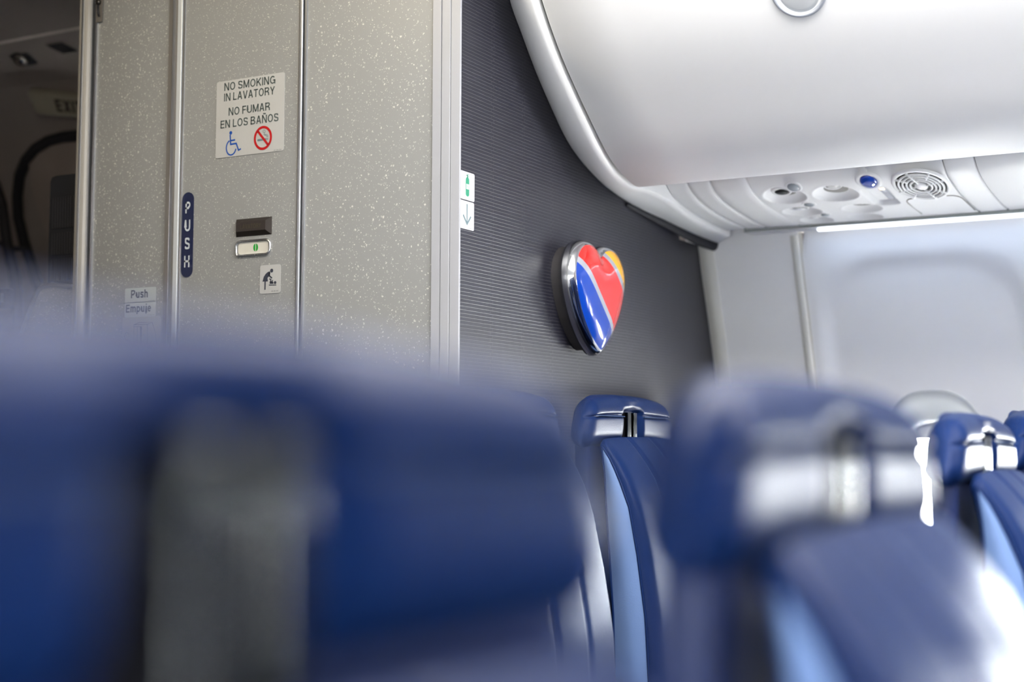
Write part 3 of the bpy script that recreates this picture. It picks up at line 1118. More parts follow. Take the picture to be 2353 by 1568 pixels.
# oxygen mask hatch outlined by a joint
sa, ya = su(2083, 461); sb, yb2 = su(2203, 449); sc_, yc2 = su(2229, 481)
hs0, hs1 = (sa + sb) / 2 - .016, sc_ + .01
hy = (ya + yb2) / 2
hw_ = abs(ya - yb2) / 2 + .002
pl = [(-hw_, hs1 - hs0)] + [(-hw_, .04)] + [(-hw_ + .016 * (1 - math.cos(math.radians(a))), .04 - .034 * math.sin(math.radians(a))) for a in (20, 40, 60, 80)] + [(-hw_ * .4, 0.002), (0, 0), (hw_ * .4, .002)]
pl = pl + [(-x, v) for x, v in reversed(pl[:-3])]
bm = bmesh.new()
stroke_pts = [on_strip(hs0 + v, hy - u, .0006) - uo for u, v in pl]
add_tube(bm, stroke_pts, .0011, 5)
hb = mesh_obj('mask_hatch_joint', bm, mat('joint_grey', (0.22, 0.21, 0.18), 0.6), unit)

# rail and LED strip where the units meet the sidewall
rail = tag(empty('light_rail', (3.08, 0, EZ + .487)), 'thin metal rail with a glowing white light strip along the sidewall top', 'light strip')
ro = Vector(rail.location)
bm = bmesh.new()
prof = [(3.0792, .496), (3.0792, .4865), (3.080, .4835), (3.086, .4835), (3.086, .496)]
loft(bm, [[Vector((x, y, EZ + z)) - ro for x, z in prof] for y in (YF, 1.098)])
mesh_obj('rail', bm, mat('grey_green_rail', (0.30, 0.33, 0.32), 0.35, 0.6), rail, smooth=False, recalc=True)
bm = bmesh.new()
pts = [(3.088, .4815), (3.090, .4775), (3.100, .4765)]
loft(bm, [[Vector((x, y, EZ + z)) - ro for x, z in pts] for y in (YF, 0.93)])
mesh_obj('lamp_strip', bm, LED, rail, smooth=False)
bm = bmesh.new()
loft(bm, [[Vector((x, y, EZ + z)) - ro for x, z in [(3.086, .4835), (3.100, .4838), (3.16, .486)]] for y in (0.93, 1.10)])
mesh_obj('rail_end', bm, WALLW, rail, smooth=False)
bm = bmesh.new()
loft(bm, [[Vector((x, y, EZ + z)) - ro for x, z in [(3.086, .4835), (3.100, .4835), (3.16, .486)]] for y in (YF, 0.93)])
mesh_obj('rail_cover', bm, WALLW, rail, smooth=False)

# ------------------------------------------------------------------ lavatory block
def frame_lav(y, z):                      # local x to the picture's right (towards -y), y up, z towards the aisle
    m = Matrix((Vector((0, -1, 0)), Vector((0, 0, 1)), Vector((-1, 0, 0)))).transposed().to_4x4()
    m.translation = (XC, y, z)
    return m


def frame_bulk(x, z):
    m = Matrix((Vector((1, 0, 0)), Vector((0, 0, 1)), Vector((0, -1, 0)))).transposed().to_4x4()
    m.translation = (x, YB, z)
    return m


LY = lambda px, py=400: at(px, py, 'x', XC).y
lav = tag(empty('wall_lavatory', (XC, YB, 0)), 'silver flecked lavatory wall', kind='structure')
lo = Vector(lav.location)


def lpart(name, y0, y1, x0, x1, m, z0=0.0, z1=CEIL, parent=None, bevel=0.0):
    par = parent or lav
    o_ = Vector(par.location)
    return box_obj(name, (x0 - o_.x, x1 - o_.x, y0 - o_.y, y1 - o_.y, z0, z1), m, par, bevel)


yA, yBm, yC = LY(994), LY(1013), LY(1034)
lpart('wall_panel', LY(994), LY(702), XC, XC + .03, SPARK)
# corner post: three strips with fine joints
lpart('corner_post', LY(994) - .0006, LY(1014) + .0005, XC - .003, XC + .03, POST)
lpart('corner_post', LY(1014) - .0004, LY(1036) + .0004, XC - .003, XC + .03, POST, bevel=.0015)
lpart('corner_post', YB - .0015, LY(1036) - .0004, XC - .003, XC + .002, POST, bevel=.0008)
# back and outboard faces of the block
lpart('wall_panel', 2.118, 2.148, XC + .01, 2.95, SPARK)
lpart('wall_panel', YB + .03, 2.118, XC + .03, XC + .06, ALUD)
# aft post with rounded outer edge
post = lpart('aft_post', LY(203), LY(181), XC - .012, XC + .12, mat('warm_grey_post', (0.36, 0.345, 0.315), 0.4), bevel=.006)
lpart('aft_bead', LY(193) - .002, LY(193) + .0025, XC - .0145, XC - .010, ALU)
lpart('header', LY(994), LY(203), XC + .004, XC + .05, SPARK, 2.08, CEIL)

door = tag(empty('door_1', (XC, LY(550), 0)), 'silver flecked bifold lavatory door', kind='structure')
Z0, Z1 = 0.03, CEIL - .005
lpart('door_leaf', LY(684), LY(421), XC - .002, XC + .025, SPARK, Z0, Z1, door)
lpart('door_leaf', LY(383), LY(217), XC + .001, XC + .025, SPARK, Z0, Z1, door)
# right jamb: bright bar, dark slot, thin bright edge
lpart('jamb_bar', LY(694), LY(687), XC - .006, XC + .02, ALU, Z0, Z1, door, .002)
lpart('jamb_slot', LY(698), LY(694), XC + .004, XC + .02, BLACK, Z0, Z1, door)
lpart('jamb_edge', LY(702), LY(698), XC - .003, XC + .02, ALU, Z0, Z1, door)
lpart('jamb_edge', LY(687), LY(684), XC - .003, XC + .02, ALUD, Z0, Z1, door)
# centre fold
lpart('fold_strip', LY(394), LY(383.5), XC - .003, XC + .02, ALUD, Z0, Z1, door)
lpart('fold_edge', LY(395.5), LY(394), XC - .005, XC + .02, ALU, Z0, Z1, door)
lpart('fold_strip', LY(405), LY(395.5), XC + .002, XC + .02, ALUD, Z0, Z1, door)
lpart('fold_bar', LY(415), LY(405), XC - .005, XC + .02, mat('pale_aluminium', (0.66, 0.69, 0.71), 0.45, 0.35), Z0, Z1, door, .001)
lpart('fold_slot', LY(416.5), LY(415), XC + .002, XC + .02, BLACK, Z0, Z1, door)
lpart('fold_strip', LY(420), LY(416.5), XC - .002, XC + .02, ALUD, Z0, Z1, door)
lpart('fold_edge', LY(421.5), LY(420), XC - .004, XC + .02, ALU, Z0, Z1, door)
# left jamb
lpart('jamb_edge', LY(207), LY(203), XC - .004, XC + .02, ALU, Z0, Z1, door)
lpart('jamb_slot', LY(213), LY(207), XC + .006, XC + .02, BLACK, Z0, Z1, door)
lpart('jamb_edge', LY(217), LY(213), XC - .003, XC + .02, ALU, Z0, Z1, door)


def thing_on_lav(name, px, py, label, cat, group=None, proud=0.0022):
    p = at(px, py, 'x', XC)
    m = frame_lav(p.y, p.z)
    m.translation = (XC - proud, p.y, p.z)
    return tag(empty(name, mat4=m), label, cat, group)


def rel_lav(px, py, c):                  # pixel -> local (u, v) about centre pixel c
    p, q = at(px, py, 'x', XC), at(*c, 'x', XC)
    return (q.y - p.y, p.z - q.z)


# --- no smoking placard
c = (576, 267)
t = thing_on_lav('lavatory_placard', *c, 'white square placard with lavatory no-smoking words in English and Spanish, on the silver door', 'sign')
Wp, Hp = 0.161, 0.146
print_obj('placard_sheet', STICK, t, lambda b: ngon(b, rrect(0, 0, Wp, Hp, .004), .0008))
for body, (px, py), wid in (('NO SMOKING', (576, 201.5), .121), ('IN LAVATORY', (575, 226), .120), ('NO FUMAR', (575, 260.5), .098), ('EN LOS BA\u00d1OS', (575, 288), .137)):
    u, v = rel_lav(px, py, c)
    text_obj('lettering', body, .0150, u, v, INKG, t, .0012, width=wid)
H_ = .0011


def wheelchair(b):
    f = lambda px, py: rel_lav(px, py, c)
    def g(x, y): return f(470 + x / 6.032, 140 + y / 6.032)
    ngon(b, disc(*g(379, 1003), .0034), H_)
    stroke(b, [g(371, 1030), g(378, 1162), g(455, 1148), g(487, 1242), g(520, 1222)], .0029, H_)
    stroke(b, [g(380, 1110), g(440, 1098)], .0029, H_)
    cc = g(385, 1205)
    stroke(b, arc(cc[0], cc[1], .0116, .0142, 112, 346, 30), .0027, H_)


print_obj('wheelchair_symbol', INKB, t, wheelchair)
cc = rel_lav(470 + 825 / 6.032, 140 + 1073 / 6.032, c)


def ban(b):
    stroke(b, disc(*cc, .0188, .0203, 40), .0046, H_ + .0002, True)
    stroke(b, [(cc[0] - .0122, cc[1] + .0140), (cc[0] + .0122, cc[1] - .0140)], .0046, H_ + .0002)


print_obj('no_smoking_ring', INKR, t, ban)


def cig(b):
    ngon(b, [(cc[0] - .0128, cc[1] - .0050), (cc[0] + .0078, cc[1] - .0050), (cc[0] + .0078, cc[1] - .0012), (cc[0] - .0128, cc[1] - .0012)], H_)
    for dx in (.0094, .0114):
        stroke(b, [(cc[0] + dx, cc[1] - .0050), (cc[0] + dx, cc[1] - .0012)], .0011, H_)
    x, y_ = cc
    stroke(b, [(x + .0114, y_ + .0004), (x + .0112, y_ + .004), (x + .009, y_ + .0058), (x + .005, y_ + .0058), (x + .003, y_ + .008), (x + .004, y_ + .0098), (x + .0006, y_ + .0105), (x - .0002, y_ + .0135), (x + .002, y_ + .0150)], .0009, H_)
    stroke(b, [(x + .0094, y_ + .0004), (x + .0092, y_ + .0028), (x + .0075, y_ + .0042), (x + .004, y_ + .0044), (x + .0015, y_ + .007)], .0009, H_)
    stroke(b, [(x + .002, y_ + .0150), (x + .0048, y_ + .0135), (x + .0052, y_ + .0108), (x + .004, y_ + .0098)], .0009, H_)


print_obj('cigarette_symbol', SLATE, t, cig)
u, v = rel_lav(641, 346, c)
fine_print(u, v, .018, INKG, t, .0012)

# --- PUSH strip
c = (433, 540)
t = thing_on_lav('push_sign', *c, 'long navy capsule sign with PUSH written vertically, at the door fold', 'sign')
pw, ph = .0285, .163
def capsule(b): ngon(b, rrect(0, 0, pw, ph, pw / 2 - .0001, 10), .0010)
print_obj('sign_plate', NAVY, t, capsule)
for ch, py in zip('PUSH', (491, 532.5, 573.5, 615)):
    u, v = rel_lav(433.3, py, c)
    text_obj('letter', ch, .0222, .0005, v, INKW, t, .0014, sx=.83, weight=.17)

# --- LAVATORY plate: bevelled dark lens in a recess
c = (585.5, 522)
t = thing_on_lav('lavatory_nameplate', *c, 'small dark framed nameplate reading LAVATORY, above the latch indicator', 'sign')
bm = bmesh.new()
w2, h2 = .0415, .0165
O = [(-w2, -h2), (w2, -h2), (w2, h2), (-w2, h2)]
I = [(-w2 + .0045, -h2 + .0085), (w2 - .0095, -h2 + .0085), (w2 - .0095, h2 - .0075), (-w2 + .0045, h2 - .0075)]
vo = [bm.verts.new((x, y_, .0004)) for x, y_ in O]; vi = [bm.verts.new((x, y_, .007)) for x, y_ in I]
vb = [bm.verts.new((x, y_, -.003)) for x, y_ in O]
for i in range(4):
    bm.faces.new([vo[i], vo[(i + 1) % 4], vi[(i + 1) % 4], vi[i]])
    bm.faces.new([vb[i], vb[(i + 1) % 4], vo[(i + 1) % 4], vo[i]])
mesh_obj('bevel_frame', bm, mat('dark_bronze_frame', (0.035, 0.028, 0.024), 0.22, 0.3), t, smooth=False)
print_obj('lens', SIGNBR, t, lambda b: ngon(b, I, .0072, .006))
text_obj('lettering', 'LAVATORY', .0085, -.002, -.0037, SIGNTX, t, .0076, width=.049)

# --- latch indicator
c = (583.5, 570.5)
t = thing_on_lav('latch_indicator', *c, 'chrome rimmed latch indicator window showing a green vacant mark', 'indicator')
bm = bmesh.new()
add_tube(bm, [(x, y_, .001) for x, y_ in rrect(0, 0, .079, .0265, .009, 5)], .0028, 8, True)
mesh_obj('chrome_rim', bm, CHROME2, t)
print_obj('indicator_face', LAVW, t, lambda b: ngon(b, rrect(.002, 0, .073, .021, .006, 5), .0009))
def half(b):
    for sgn in (-1, 1):
        ngon(b, [(.0068 + sgn * (.0005 + .0049 * math.cos(math.radians(a))), .0005 + .0070 * math.sin(math.radians(a))) for a in range(-84, 85, 12)], .0013)
print_obj('vacant_mark', GREEN, t, half)['label'] = 'green split disc'

# --- baby changing sticker
c = (623, 642)
t = thing_on_lav('changing_table_sign', *c, 'white sticker with a figure at a baby changing table, low on the door', 'sticker')
print_obj('sticker_sheet', STICK, t, lambda b: ngon(b, rrect(0, 0, .0475, .0525, .004), .0007))


def baby(b):
    f = lambda x, y_: rel_lav(400 + x / 5.228, 400 + y_ / 5.228, c)
    def P(L): return [f(*q) for q in L]
    ngon(b, disc(*f(1185, 1164), .0034, .0036), .0010)
    ngon(b, P([(1163, 1172), (1168, 1190), (1160, 1225), (1135, 1250), (1140, 1292), (1076, 1296), (1090, 1240), (1112, 1205), (1140, 1180)]), .0010)
    stroke(b, P([(1158, 1190), (1160, 1228), (1190, 1254)]), .0026, .0010)
    stroke(b, P([(1107, 1292), (1105, 1394)]), .0028, .0010)
    ngon(b, disc(*f(1226, 1307), .0028), .0010)
    ngon(b, P([(1163, 1322), (1162, 1295), (1180, 1290), (1205, 1300), (1205, 1322)]), .0010)
    stroke(b, P([(1172, 1306), (1176, 1272), (1158, 1262)]), .0024, .0010)
    stroke(b, P([(1190, 1308), (1197, 1276)]), .0020, .0010)
    ngon(b, P([(1153, 1333), (1240, 1331), (1240, 1341), (1153, 1343)]), .0010)


print_obj('changing_table_symbol', INKN, t, baby)
u, v = rel_lav(400 + 1225 / 5.228, 400 + 1412 / 5.228, c)
fine_print(u, v, .016, INKG, t, .0010)

# --- push / empuje stickers on the other leaf
for body, cpx, nm in (('Push', (323, 679), 'upper pale sticker reading Push on the narrow door leaf'), ('Empuje', (322.5, 712), 'lower pale sticker reading Empuje on the narrow door leaf')):
    t = thing_on_lav('push_sticker', *cpx, nm, 'sticker', 'push stickers', proud=.0002)
    print_obj('sticker_sheet', STICK2, t, lambda b: ngon(b, rrect(0, 0, .0800, .0292, .003), .0007))
    text_obj('lettering', body, .0158, -.002 if body == 'Push' else -.004, -.0052, INKN, t, .0010, width=.0435 if body == 'Push' else .065, weight=.175)
    fine_print(.029, -.0125, .016, INKG, t, .0010)
# --- diagram sticker below
c = (326, 790)
t = thing_on_lav('door_diagram_sticker', *c, 'clear sticker with a line drawing of a figure pushing the door', 'sticker', proud=.0002)
print_obj('sticker_sheet', mat('clear_vinyl', (0.36, 0.36, 0.36), 0.5), t, lambda b: ngon(b, rrect(-.001, -.012, .100, .128, .007), .0006))


def diagram(b):
    f = lambda x, y_: rel_lav(260 + x / 7.84, 640 + y_ / 7.84, c)
    def P(L): return [f(*q) for q in L]
    for L in ([(380, 1500), (380, 845), (620, 835), (710, 798), (480, 802), (380, 845)], [(710, 798), (760, 960), (790, 1200), (790, 1500)], [(622, 835), (622, 1500)], [(385, 880), (500, 876)], [(440, 880), (440, 1500)]):
        stroke(b, P(L), .0009, .0009)
    stroke(b, P([(508, 874), (505, 1500)]), .0042, .0009)
    stroke(b, disc(*f(250, 1050), .0055, .0075, 20), .0008, .0009, True)
    stroke(b, P([(170, 1500), (185, 1180), (220, 1125), (280, 1125), (315, 1180), (370, 1220)]), .0008, .0009)


print_obj('line_drawing', INKN, t, diagram)

# --- hinge catch at the very top of the narrow leaf
c = (231, 18)
t = thing_on_lav('door_catch', *c, 'small dark metal catch plate at the top corner of the narrow door leaf', 'door catch')
print_obj('catch_plate', ALUD, t, lambda b: ngon(b, rrect(0, -.002, .017, .056, .003), .0012))
bm = bmesh.new(); add_lathe(bm, [(.006, .001), (.006, .006), (.004, .008), (.0005, .0085)], 20, c=(-.001, .010, 0))
mesh_obj('pivot_pin', bm, mat('dark_steel', (0.08, 0.075, 0.07), 0.25, 0.9), t)
bm = bmesh.new(); add_tube(bm, [(-.001, .006, .004), (0, -.008, .005), (.002, -.019, .004)], .0022, 8)
mesh_obj('catch_lever', bm, BLACK, t)

# ------------------------------------------------------------------ stickers and heart on the bulkhead
for nm, (pa, pb), lab in (('oxygen_sign', ((1056.2, 392), (1088.6, 463)), 'white sticker with a green oxygen bottle, at the bulkhead edge'), ('arrow_sign', ((1054.6, 459), (1087.5, 530)), 'white sticker with a grey down arrow, under the oxygen bottle sticker')):
    a, b_ = at(*pa, 'y', YB), at(*pb, 'y', YB)
    m = frame_bulk((a.x + b_.x) / 2 + .001, (a.z + b_.z) / 2)
    t = tag(empty(nm, mat4=m), lab, 'sticker')
    w_, h_ = b_.x - a.x, .0485
    print_obj('sticker_sheet', STICK3, t, lambda b: ngon(b, rrect(0, 0, w_, h_, .003), .0007))
    if nm == 'oxygen_sign':
        def bottle(b):
            ngon(b, [(-.0058, .010)] + arc(0, .010, .0058, .0055, 170, 10, 10) + [(.0058, .010), (.0058, -.0135)] + arc(0, -.0135, .0058, .0045, -10, -170, 10) + [(-.0058, -.0135)], .0010)
            ngon(b, [(-.0013, .015), (.0013, .015), (.0013, .0195), (-.0013, .0195)], .0010)
            stroke(b, disc(.0018, .0182, .0026, .0022, 14), .0009, .0010, True)
            stroke(b, [(-.0032, .0168), (-.0032, .0200)], .0010, .0010)
            stroke(b, [(-.0032, .0184), (0, .0184)], .0009, .0010)
        print_obj('bottle_symbol', TEAL, t, bottle)
        print_obj('bottle_label', STICK3, t, lambda b: ngon(b, [(-.0043, -.0055), (.0043, -.0055), (.0043, .0035), (-.0043, .0035)], .0012))
        text_obj('lettering', 'O', .0050, -.0010, -.0022, TEAL, t, .0014, sx=.85); text_obj('lettering', '2', .0026, .0024, -.0036, TEAL, t, .0014)
        fine_print(.0125, -.0222, .014, TEAL, t, .0010)
    else:
        def arrow(b):
            stroke(b, [(.0005, .0195), (.0005, -.012)], .0035, .0010)
            stroke(b, [(-.0125, -.0005), (.0005, -.0150), (.0135, -.0005)], .0036, .00105)
        print_obj('arrow_symbol', SLATE, t, arrow)
        fine_print(.0125, -.0222, .014, INKG, t, .0010)

# heart emblem: closed outline in bulkhead coordinates (x across, z up)
HX, HZ = 2.497, EZ + .285
half_r = [(0.007, .096), (.018, .102), (.036, .1065), (.056, .107), (.076, .103), (.094, .093), (.108, .078), (.117, .060), (.1205, .040), (.118, .018), (.110, -.006), (.098, -.030), (.082, -.054), (.062, -.076), (.038, -.096), (.014, -.1105), (.004, -.1145)]
hr = catmull(half_r, 4)
OUT = [(0, .0905)] + hr + [(0, -.116)] + [(-x, z) for x, z in reversed(hr)]


def inset(poly, d):
    n = len(poly); out = []
    for i in range(n):
        a, p, b_ = Vector(poly[i - 1]), Vector(poly[i]), Vector(poly[(i + 1) % n])
        t1, t2 = (p - a).normalized(), (b_ - p).normalized()
        n1, n2 = Vector((t1.y, -t1.x)), Vector((t2.y, -t2.x))
        nn = n1 + n2
        nn = nn.normalized() if nn.length > .2 else n1
        out.append(tuple(p + nn * d / max(.55, nn.dot(n1))))
    return out


def dist_poly(p, poly):
    best = 9
    n = len(poly)
    for i in range(n):
        ax, ay = poly[i]; bx, by = poly[(i + 1) % n]
        dx, dy = bx - ax, by - ay
        L = dx * dx + dy * dy
        t_ = 0 if L == 0 else max(0, min(1, ((p[0] - ax) * dx + (p[1] - ay) * dy) / L))
        best = min(best, math.hypot(p[0] - ax - t_ * dx, p[1] - ay - t_ * dy))
    return best


heart = tag(empty('heart_emblem', mat4=frame_bulk(HX, HZ)), 'glossy heart emblem with blue, red and yellow stripes and chrome edge on the charcoal bulkhead', 'emblem')
S0 = .030                                  # stand-off of the chrome body from the wall
RIM = .0115
IN = inset(OUT, RIM)
area2 = sum(IN[i][0] * IN[(i + 1) % len(IN)][1] - IN[(i + 1) % len(IN)][0] * IN[i][1] for i in range(len(IN)))
area1 = sum(OUT[i][0] * OUT[(i + 1) % len(OUT)][1] - OUT[(i + 1) % len(OUT)][0] * OUT[i][1] for i in range(len(OUT)))
if abs(area2) > abs(area1): IN = inset(OUT, -RIM)
sg = 1 if abs(inset(OUT, .01) and sum(1 for _ in [0])) else 1


def ins(d):
    a = inset(OUT, d)
    A = abs(sum(a[i][0] * a[(i + 1) % len(a)][1] - a[(i + 1) % len(a)][0] * a[i][1] for i in range(len(a))))
    return a if A < abs(area1) else inset(OUT, -d)


# black stand-off body
bm = bmesh.new()
q = ins(.012)
lo_ = [bm.verts.new((x, y_, .0)) for x, y_ in q]; hi_ = [bm.verts.new((x, y_, S0 - .006)) for x, y_ in q]
for i in range(len(q)):
    bm.faces.new([lo_[i], lo_[(i + 1) % len(q)], hi_[(i + 1) % len(q)], hi_[i]])
bm.faces.new(hi_)
mesh_obj('standoff_block', bm, mat('matt_black', (0.03, 0.027, 0.028), 0.6), heart, smooth=False, recalc=True)
bm = bmesh.new()
q = ins(.004)
lo_ = [bm.verts.new((x, y_, S0 - .008)) for x, y_ in q]; hi_ = [bm.verts.new((x, y_, S0 + .002)) for x, y_ in q]
for i in range(len(q)):
    bm.faces.new([lo_[i], lo_[(i + 1) % len(q)], hi_[(i + 1) % len(q)], hi_[i]])
bm.faces.new(lo_)
mesh_obj('back_plate', bm, BLACK, heart, smooth=False, recalc=True)


def dome(d):                               # height above S0 at distance d from the outline
    R_ = .062
    f = min(1, max(0, d) / R_)
    return S0 + .004 + .034 * math.sqrt(max(0, 1 - (1 - f) ** 2))


bm = bmesh.new()
ringsv = []
for k in range(9):
    d = RIM * k / 8
    qq = OUT if k == 0 else ins(d)
    ringsv.append([bm.verts.new((x, y_, dome(d) + .0012 * math.sin(math.pi * k / 8))) for x, y_ in qq])
base_r = [bm.verts.new((x, y_, S0 - .002)) for x, y_ in ins(.001)]
ringsv.insert(0, base_r)
for A, B in zip(ringsv, ringsv[1:]):
    for i in range(len(A)):
        bm.faces.new([A[i], A[(i + 1) % len(A)], B[(i + 1) % len(A)], B[i]])
mesh_obj('chrome_rim', bm, CHROME, heart, recalc=True)

# coloured fields: inner heart cut by two slightly bowed diagonal bands
inner = ins(RIM)


def clip_field(name, m, lo_f, hi_f, lift=0.0):
    """part of the inner heart where lo_f <= s <= hi_f, s = signed place across the stripes"""
    bm = bmesh.new()
    bm.faces.new([bm.verts.new((x, y_, 0)) for x, y_ in inner])
    for k in range(-20, 21):
        for ax in (Vector((1, 0, 0)), Vector((0, 1, 0))):
            bmesh.ops.bisect_plane(bm, geom=bm.verts[:] + bm.edges[:] + bm.faces[:], plane_co=ax * k * .0062, plane_no=ax)
    nrm_ = Vector((.68, .73, 0)).normalized()
    for lim, keep_above in ((lo_f, True), (hi_f, False)):
        if lim is None: continue
        bmesh.ops.bisect_plane(bm, geom=bm.verts[:] + bm.edges[:] + bm.faces[:], plane_co=nrm_ * lim, plane_no=nrm_, clear_inner=keep_above, clear_outer=not keep_above)
    bmesh.ops.triangulate(bm, faces=[f for f in bm.faces if len(f.verts) > 4])
    bmesh.ops.recalc_face_normals(bm, faces=bm.faces)
    for v_ in bm.verts:
        v_.co.z = dome(dist_poly((v_.co.x, v_.co.y), OUT)) + lift
    for f in bm.faces:
        f.normal_update()
        if f.normal.z < 0: f.normal_flip()
    return mesh_obj(name, bm, m, heart)


B1, B2, BW = -.024, .071, .0060
clip_field('blue_field', HBLUE, None, B1 - BW)
clip_field('silver_stripe', HSIL, B1 - BW, B1 + BW)
clip_field('red_field', HRED, B1 + BW, B2 - BW)
clip_field('silver_stripe', HSIL, B2 - BW, B2 + BW)
clip_field('yellow_field', HYEL, B2 + BW, None)

# ------------------------------------------------------------------ seats (facing -y)
ZB = 1.152                                  # top of the back cushion


def make_seat():
    root = empty('cabin_seat')
    # headrest: thin winged pad with a notch for its two posts
    hw, ht, hb = .177, ZB + .073, ZB - .020

    def hfn(p):
        x, y_, z = p
        wing = -.013 * (abs(x) / hw) ** 2.2
        z2 = z + (ht + hb) / 2
        top = -.014 * abs(x / hw) ** 3.8 * sstep(-.01, .048, z)
        crown = .003 * math.cos(min(1, abs(x) / hw) * math.pi / 2) if z > 0 else 0
        if y_ < 0:
            bul = -.007 * math.cos(min(1, abs(x) / hw) * math.pi / 2) * math.cos(z / .048 * math.pi / 2.4)
            seam = .0035 * math.exp(-((z2 - (ZB + .036)) / .0035) ** 2) * (1 if abs(x) > .036 else 0)
            notch = .012 * sstep(.040, .034, abs(x)) * sstep(ZB + .052, ZB + .044, z2 + abs(x) * .12)
            fold = -.005 * math.exp(-((z2 - (ZB + .064)) / .006) ** 2) * math.exp(-(x / .035) ** 4)
            y_ = y_ + bul + seam + notch + fold
        return Vector((x * (1.0 + .13 * sstep(.045, -.048, z)), y_ + wing, z2 + top + crown))
    bm = soft_box(2 * hw, .046, ht - hb, .029, 70, 10, 44, hfn)
    # side seams
    hd = mesh_obj('headrest', bm, LEATHER, root)
    for sgn in (-1, 1):
        bm = bmesh.new()
        n = 26
        for k in range(n):
            x = sgn * (.044 + (.165 - .044) * (k + .5) / n)
            add_box(bm, x - .0021, x + .0021, -.0325 - .013 * (abs(x) / hw) ** 2.2 - .0 + .008 * (abs(x) / hw) ** 2, -.022 - .013 * (abs(x) / hw) ** 2.2, ZB + .0355, ZB + .0368)
        so_ = mesh_obj('stitching', bm, THREAD, hd, smooth=False)
    bm = bmesh.new()                        # piping along the back edge
    pts = []
    for k in range(41):
        a = math.pi * k / 40
        su_, sv_ = sup(a, 5.0)
        pts.append((hw * .985 * su_, .012 - .013 * abs(su_) ** 2.2, ZB - .004 + .077 * sv_ - .014 * abs(su_) ** 3.8 * sv_))
    add_tube(bm, pts, .0028, 6)
    mesh_obj('piping', bm, LEATHER, hd)
    # recess lining and posts
    bm = bmesh.new()
    add_box(bm, -.033, .033, -.0190, .0, ZB - .030, ZB + .044)
    mesh_obj('slot_lining', bm, LINING, root, smooth=False)
    for sgn in (-1, 1):
        b2 = soft_box(.0135, .0070, .120, .0012, 14, 8, 12, lambda p: p + Vector((sgn * .0130 + .002, -.0235, ZB - .016)))
        mesh_obj('headrest_post', b2, POSTM, root)
    # back shell
    def sfn(p):
        x, y_, z = p
        f = sstep(.30, .0, z - (ZB - .55) + .25)
        return Vector((x, y_ - .013 * (abs(x) / .18) ** 2.2 - .07 * sstep(.75, .45, z), z))
    bm = soft_box(.350, .030, ZB + .02 - .34, .014, 24, 8, 20, lambda p: sfn(Vector((p.x, p.y + .004, p.z + (ZB + .02 + .34) / 2))))
    mesh_obj('back_shell', bm, SHELL, root)
    # back cushion: side profile as a function of depth below ZB
    FR = [(-.66, -.150), (-.45, -.152), (-.30, -.142), (-.20, -.126), (-.12, -.108), (-.07, -.090), (-.035, -.072), (-.012, -.056), (0, -.046)]
    BK = [(-.66, -.070), (-.30, -.062), (-.12, -.050), (-.06, -.042), (-.012, -.032), (0, -.034)]
    cw = .162

    def cfn(p):
        x, y_, z = p                         # y_ in -.5...5 , z in -.33...33
        zr = z - .33
        yf, yb = interp(FR, zr), interp(BK, zr)
        f = (y_ + .04) / .08
        y2 = yf + (yb - yf) * f
        if f < .5:
            fx = math.cos(min(1, abs(x) / cw) * math.pi / 2)
            y2 -= .012 * fx * sstep(0, -.08, zr)
            for sx_ in (-.058, .044):
                y2 += .006 * math.exp(-((x - sx_) / .0045) ** 2) * (1 - f)
        return Vector((x, y2, zr + ZB - .006 * (abs(x) / cw) ** 3 * sstep(-.08, 0, zr)))
    bm = soft_box(2 * cw, .08, .66, .022, 64, 10, 40, cfn)
    mesh_obj('back_cushion', bm, LEATHER, root)
    # light blue side panels let into the flanks of the cushion
    for sgn in (-1, 1):
        bm = bmesh.new()
        rows = []
        for k in range(31):
            zr = -.018 - .60 * k / 30
            yf, yb = interp(FR, zr), interp(BK, zr)
            tpr = min(1, (k / 5.0)) ** .5
            mid = (yf + yb) / 2; hh = (yb - yf) / 2 * .74 * (.12 + .88 * tpr)
            mid += .10 * (yb - yf)
            rows.append([(sgn * (cw + .0015 + .006 * math.sin(math.pi * j / 8) * tpr), mid - hh + 2 * hh * j / 8, ZB + zr) for j in range(9)])
        loft(bm, rows)
        sp = mesh_obj('side_panel', bm, LEATHER2, root, recalc=True)
        sp['label'] = 'lighter blue side panel'
        bm = bmesh.new()
        edge = [r[0] for r in reversed(rows)] + rows[0][1:-1] + [r[-1] for r in rows]
        add_tube(bm, edge, .0022, 6)
        mesh_obj('piping', bm, LEATHER, sp)
    # seat cushion, arms, legs
    def bfn(p):
        x, y_, z = p
        return Vector((x, y_ - .36, z + .40 + .02 * (1 - (x / .22) ** 2) * (1 if z > 0 else 0) + .02 * (-y_ / .24)))
    mesh_obj('seat_cushion', soft_box(.43, .46, .12, .04, 20, 18, 10, bfn), LEATHER, root)
    bm = bmesh.new(); add_box(bm, -.2, .2, -.56, -.10, .30, .335)
    mesh_obj('seat_pan', bm, SHELL, root, smooth=False)
    for sgn in (-1,):
        mesh_obj('armrest', soft_box(.045, .36, .045, .016, 10, 14, 10, lambda p: p + Vector((sgn * .228, -.33, .60))), SHELL, root)
        bm = bmesh.new(); add_box(bm, sgn * .228 - .012, sgn * .228 + .012, -.20, -.15, .32, .59)
        mesh_obj('armrest_bracket', bm, SHELL, root, smooth=False)
    for sx_ in (-.15, .15):
        for yy in (-.50, -.14):
            bm = bmesh.new(); add_tube(bm, [(sx_, yy, .31), (sx_, yy + (.04 if yy < -.3 else -.03), .0)], .014, 10)
            mesh_obj('leg', bm, ALU, root)
    return root


seat0 = make_seat()
used = False


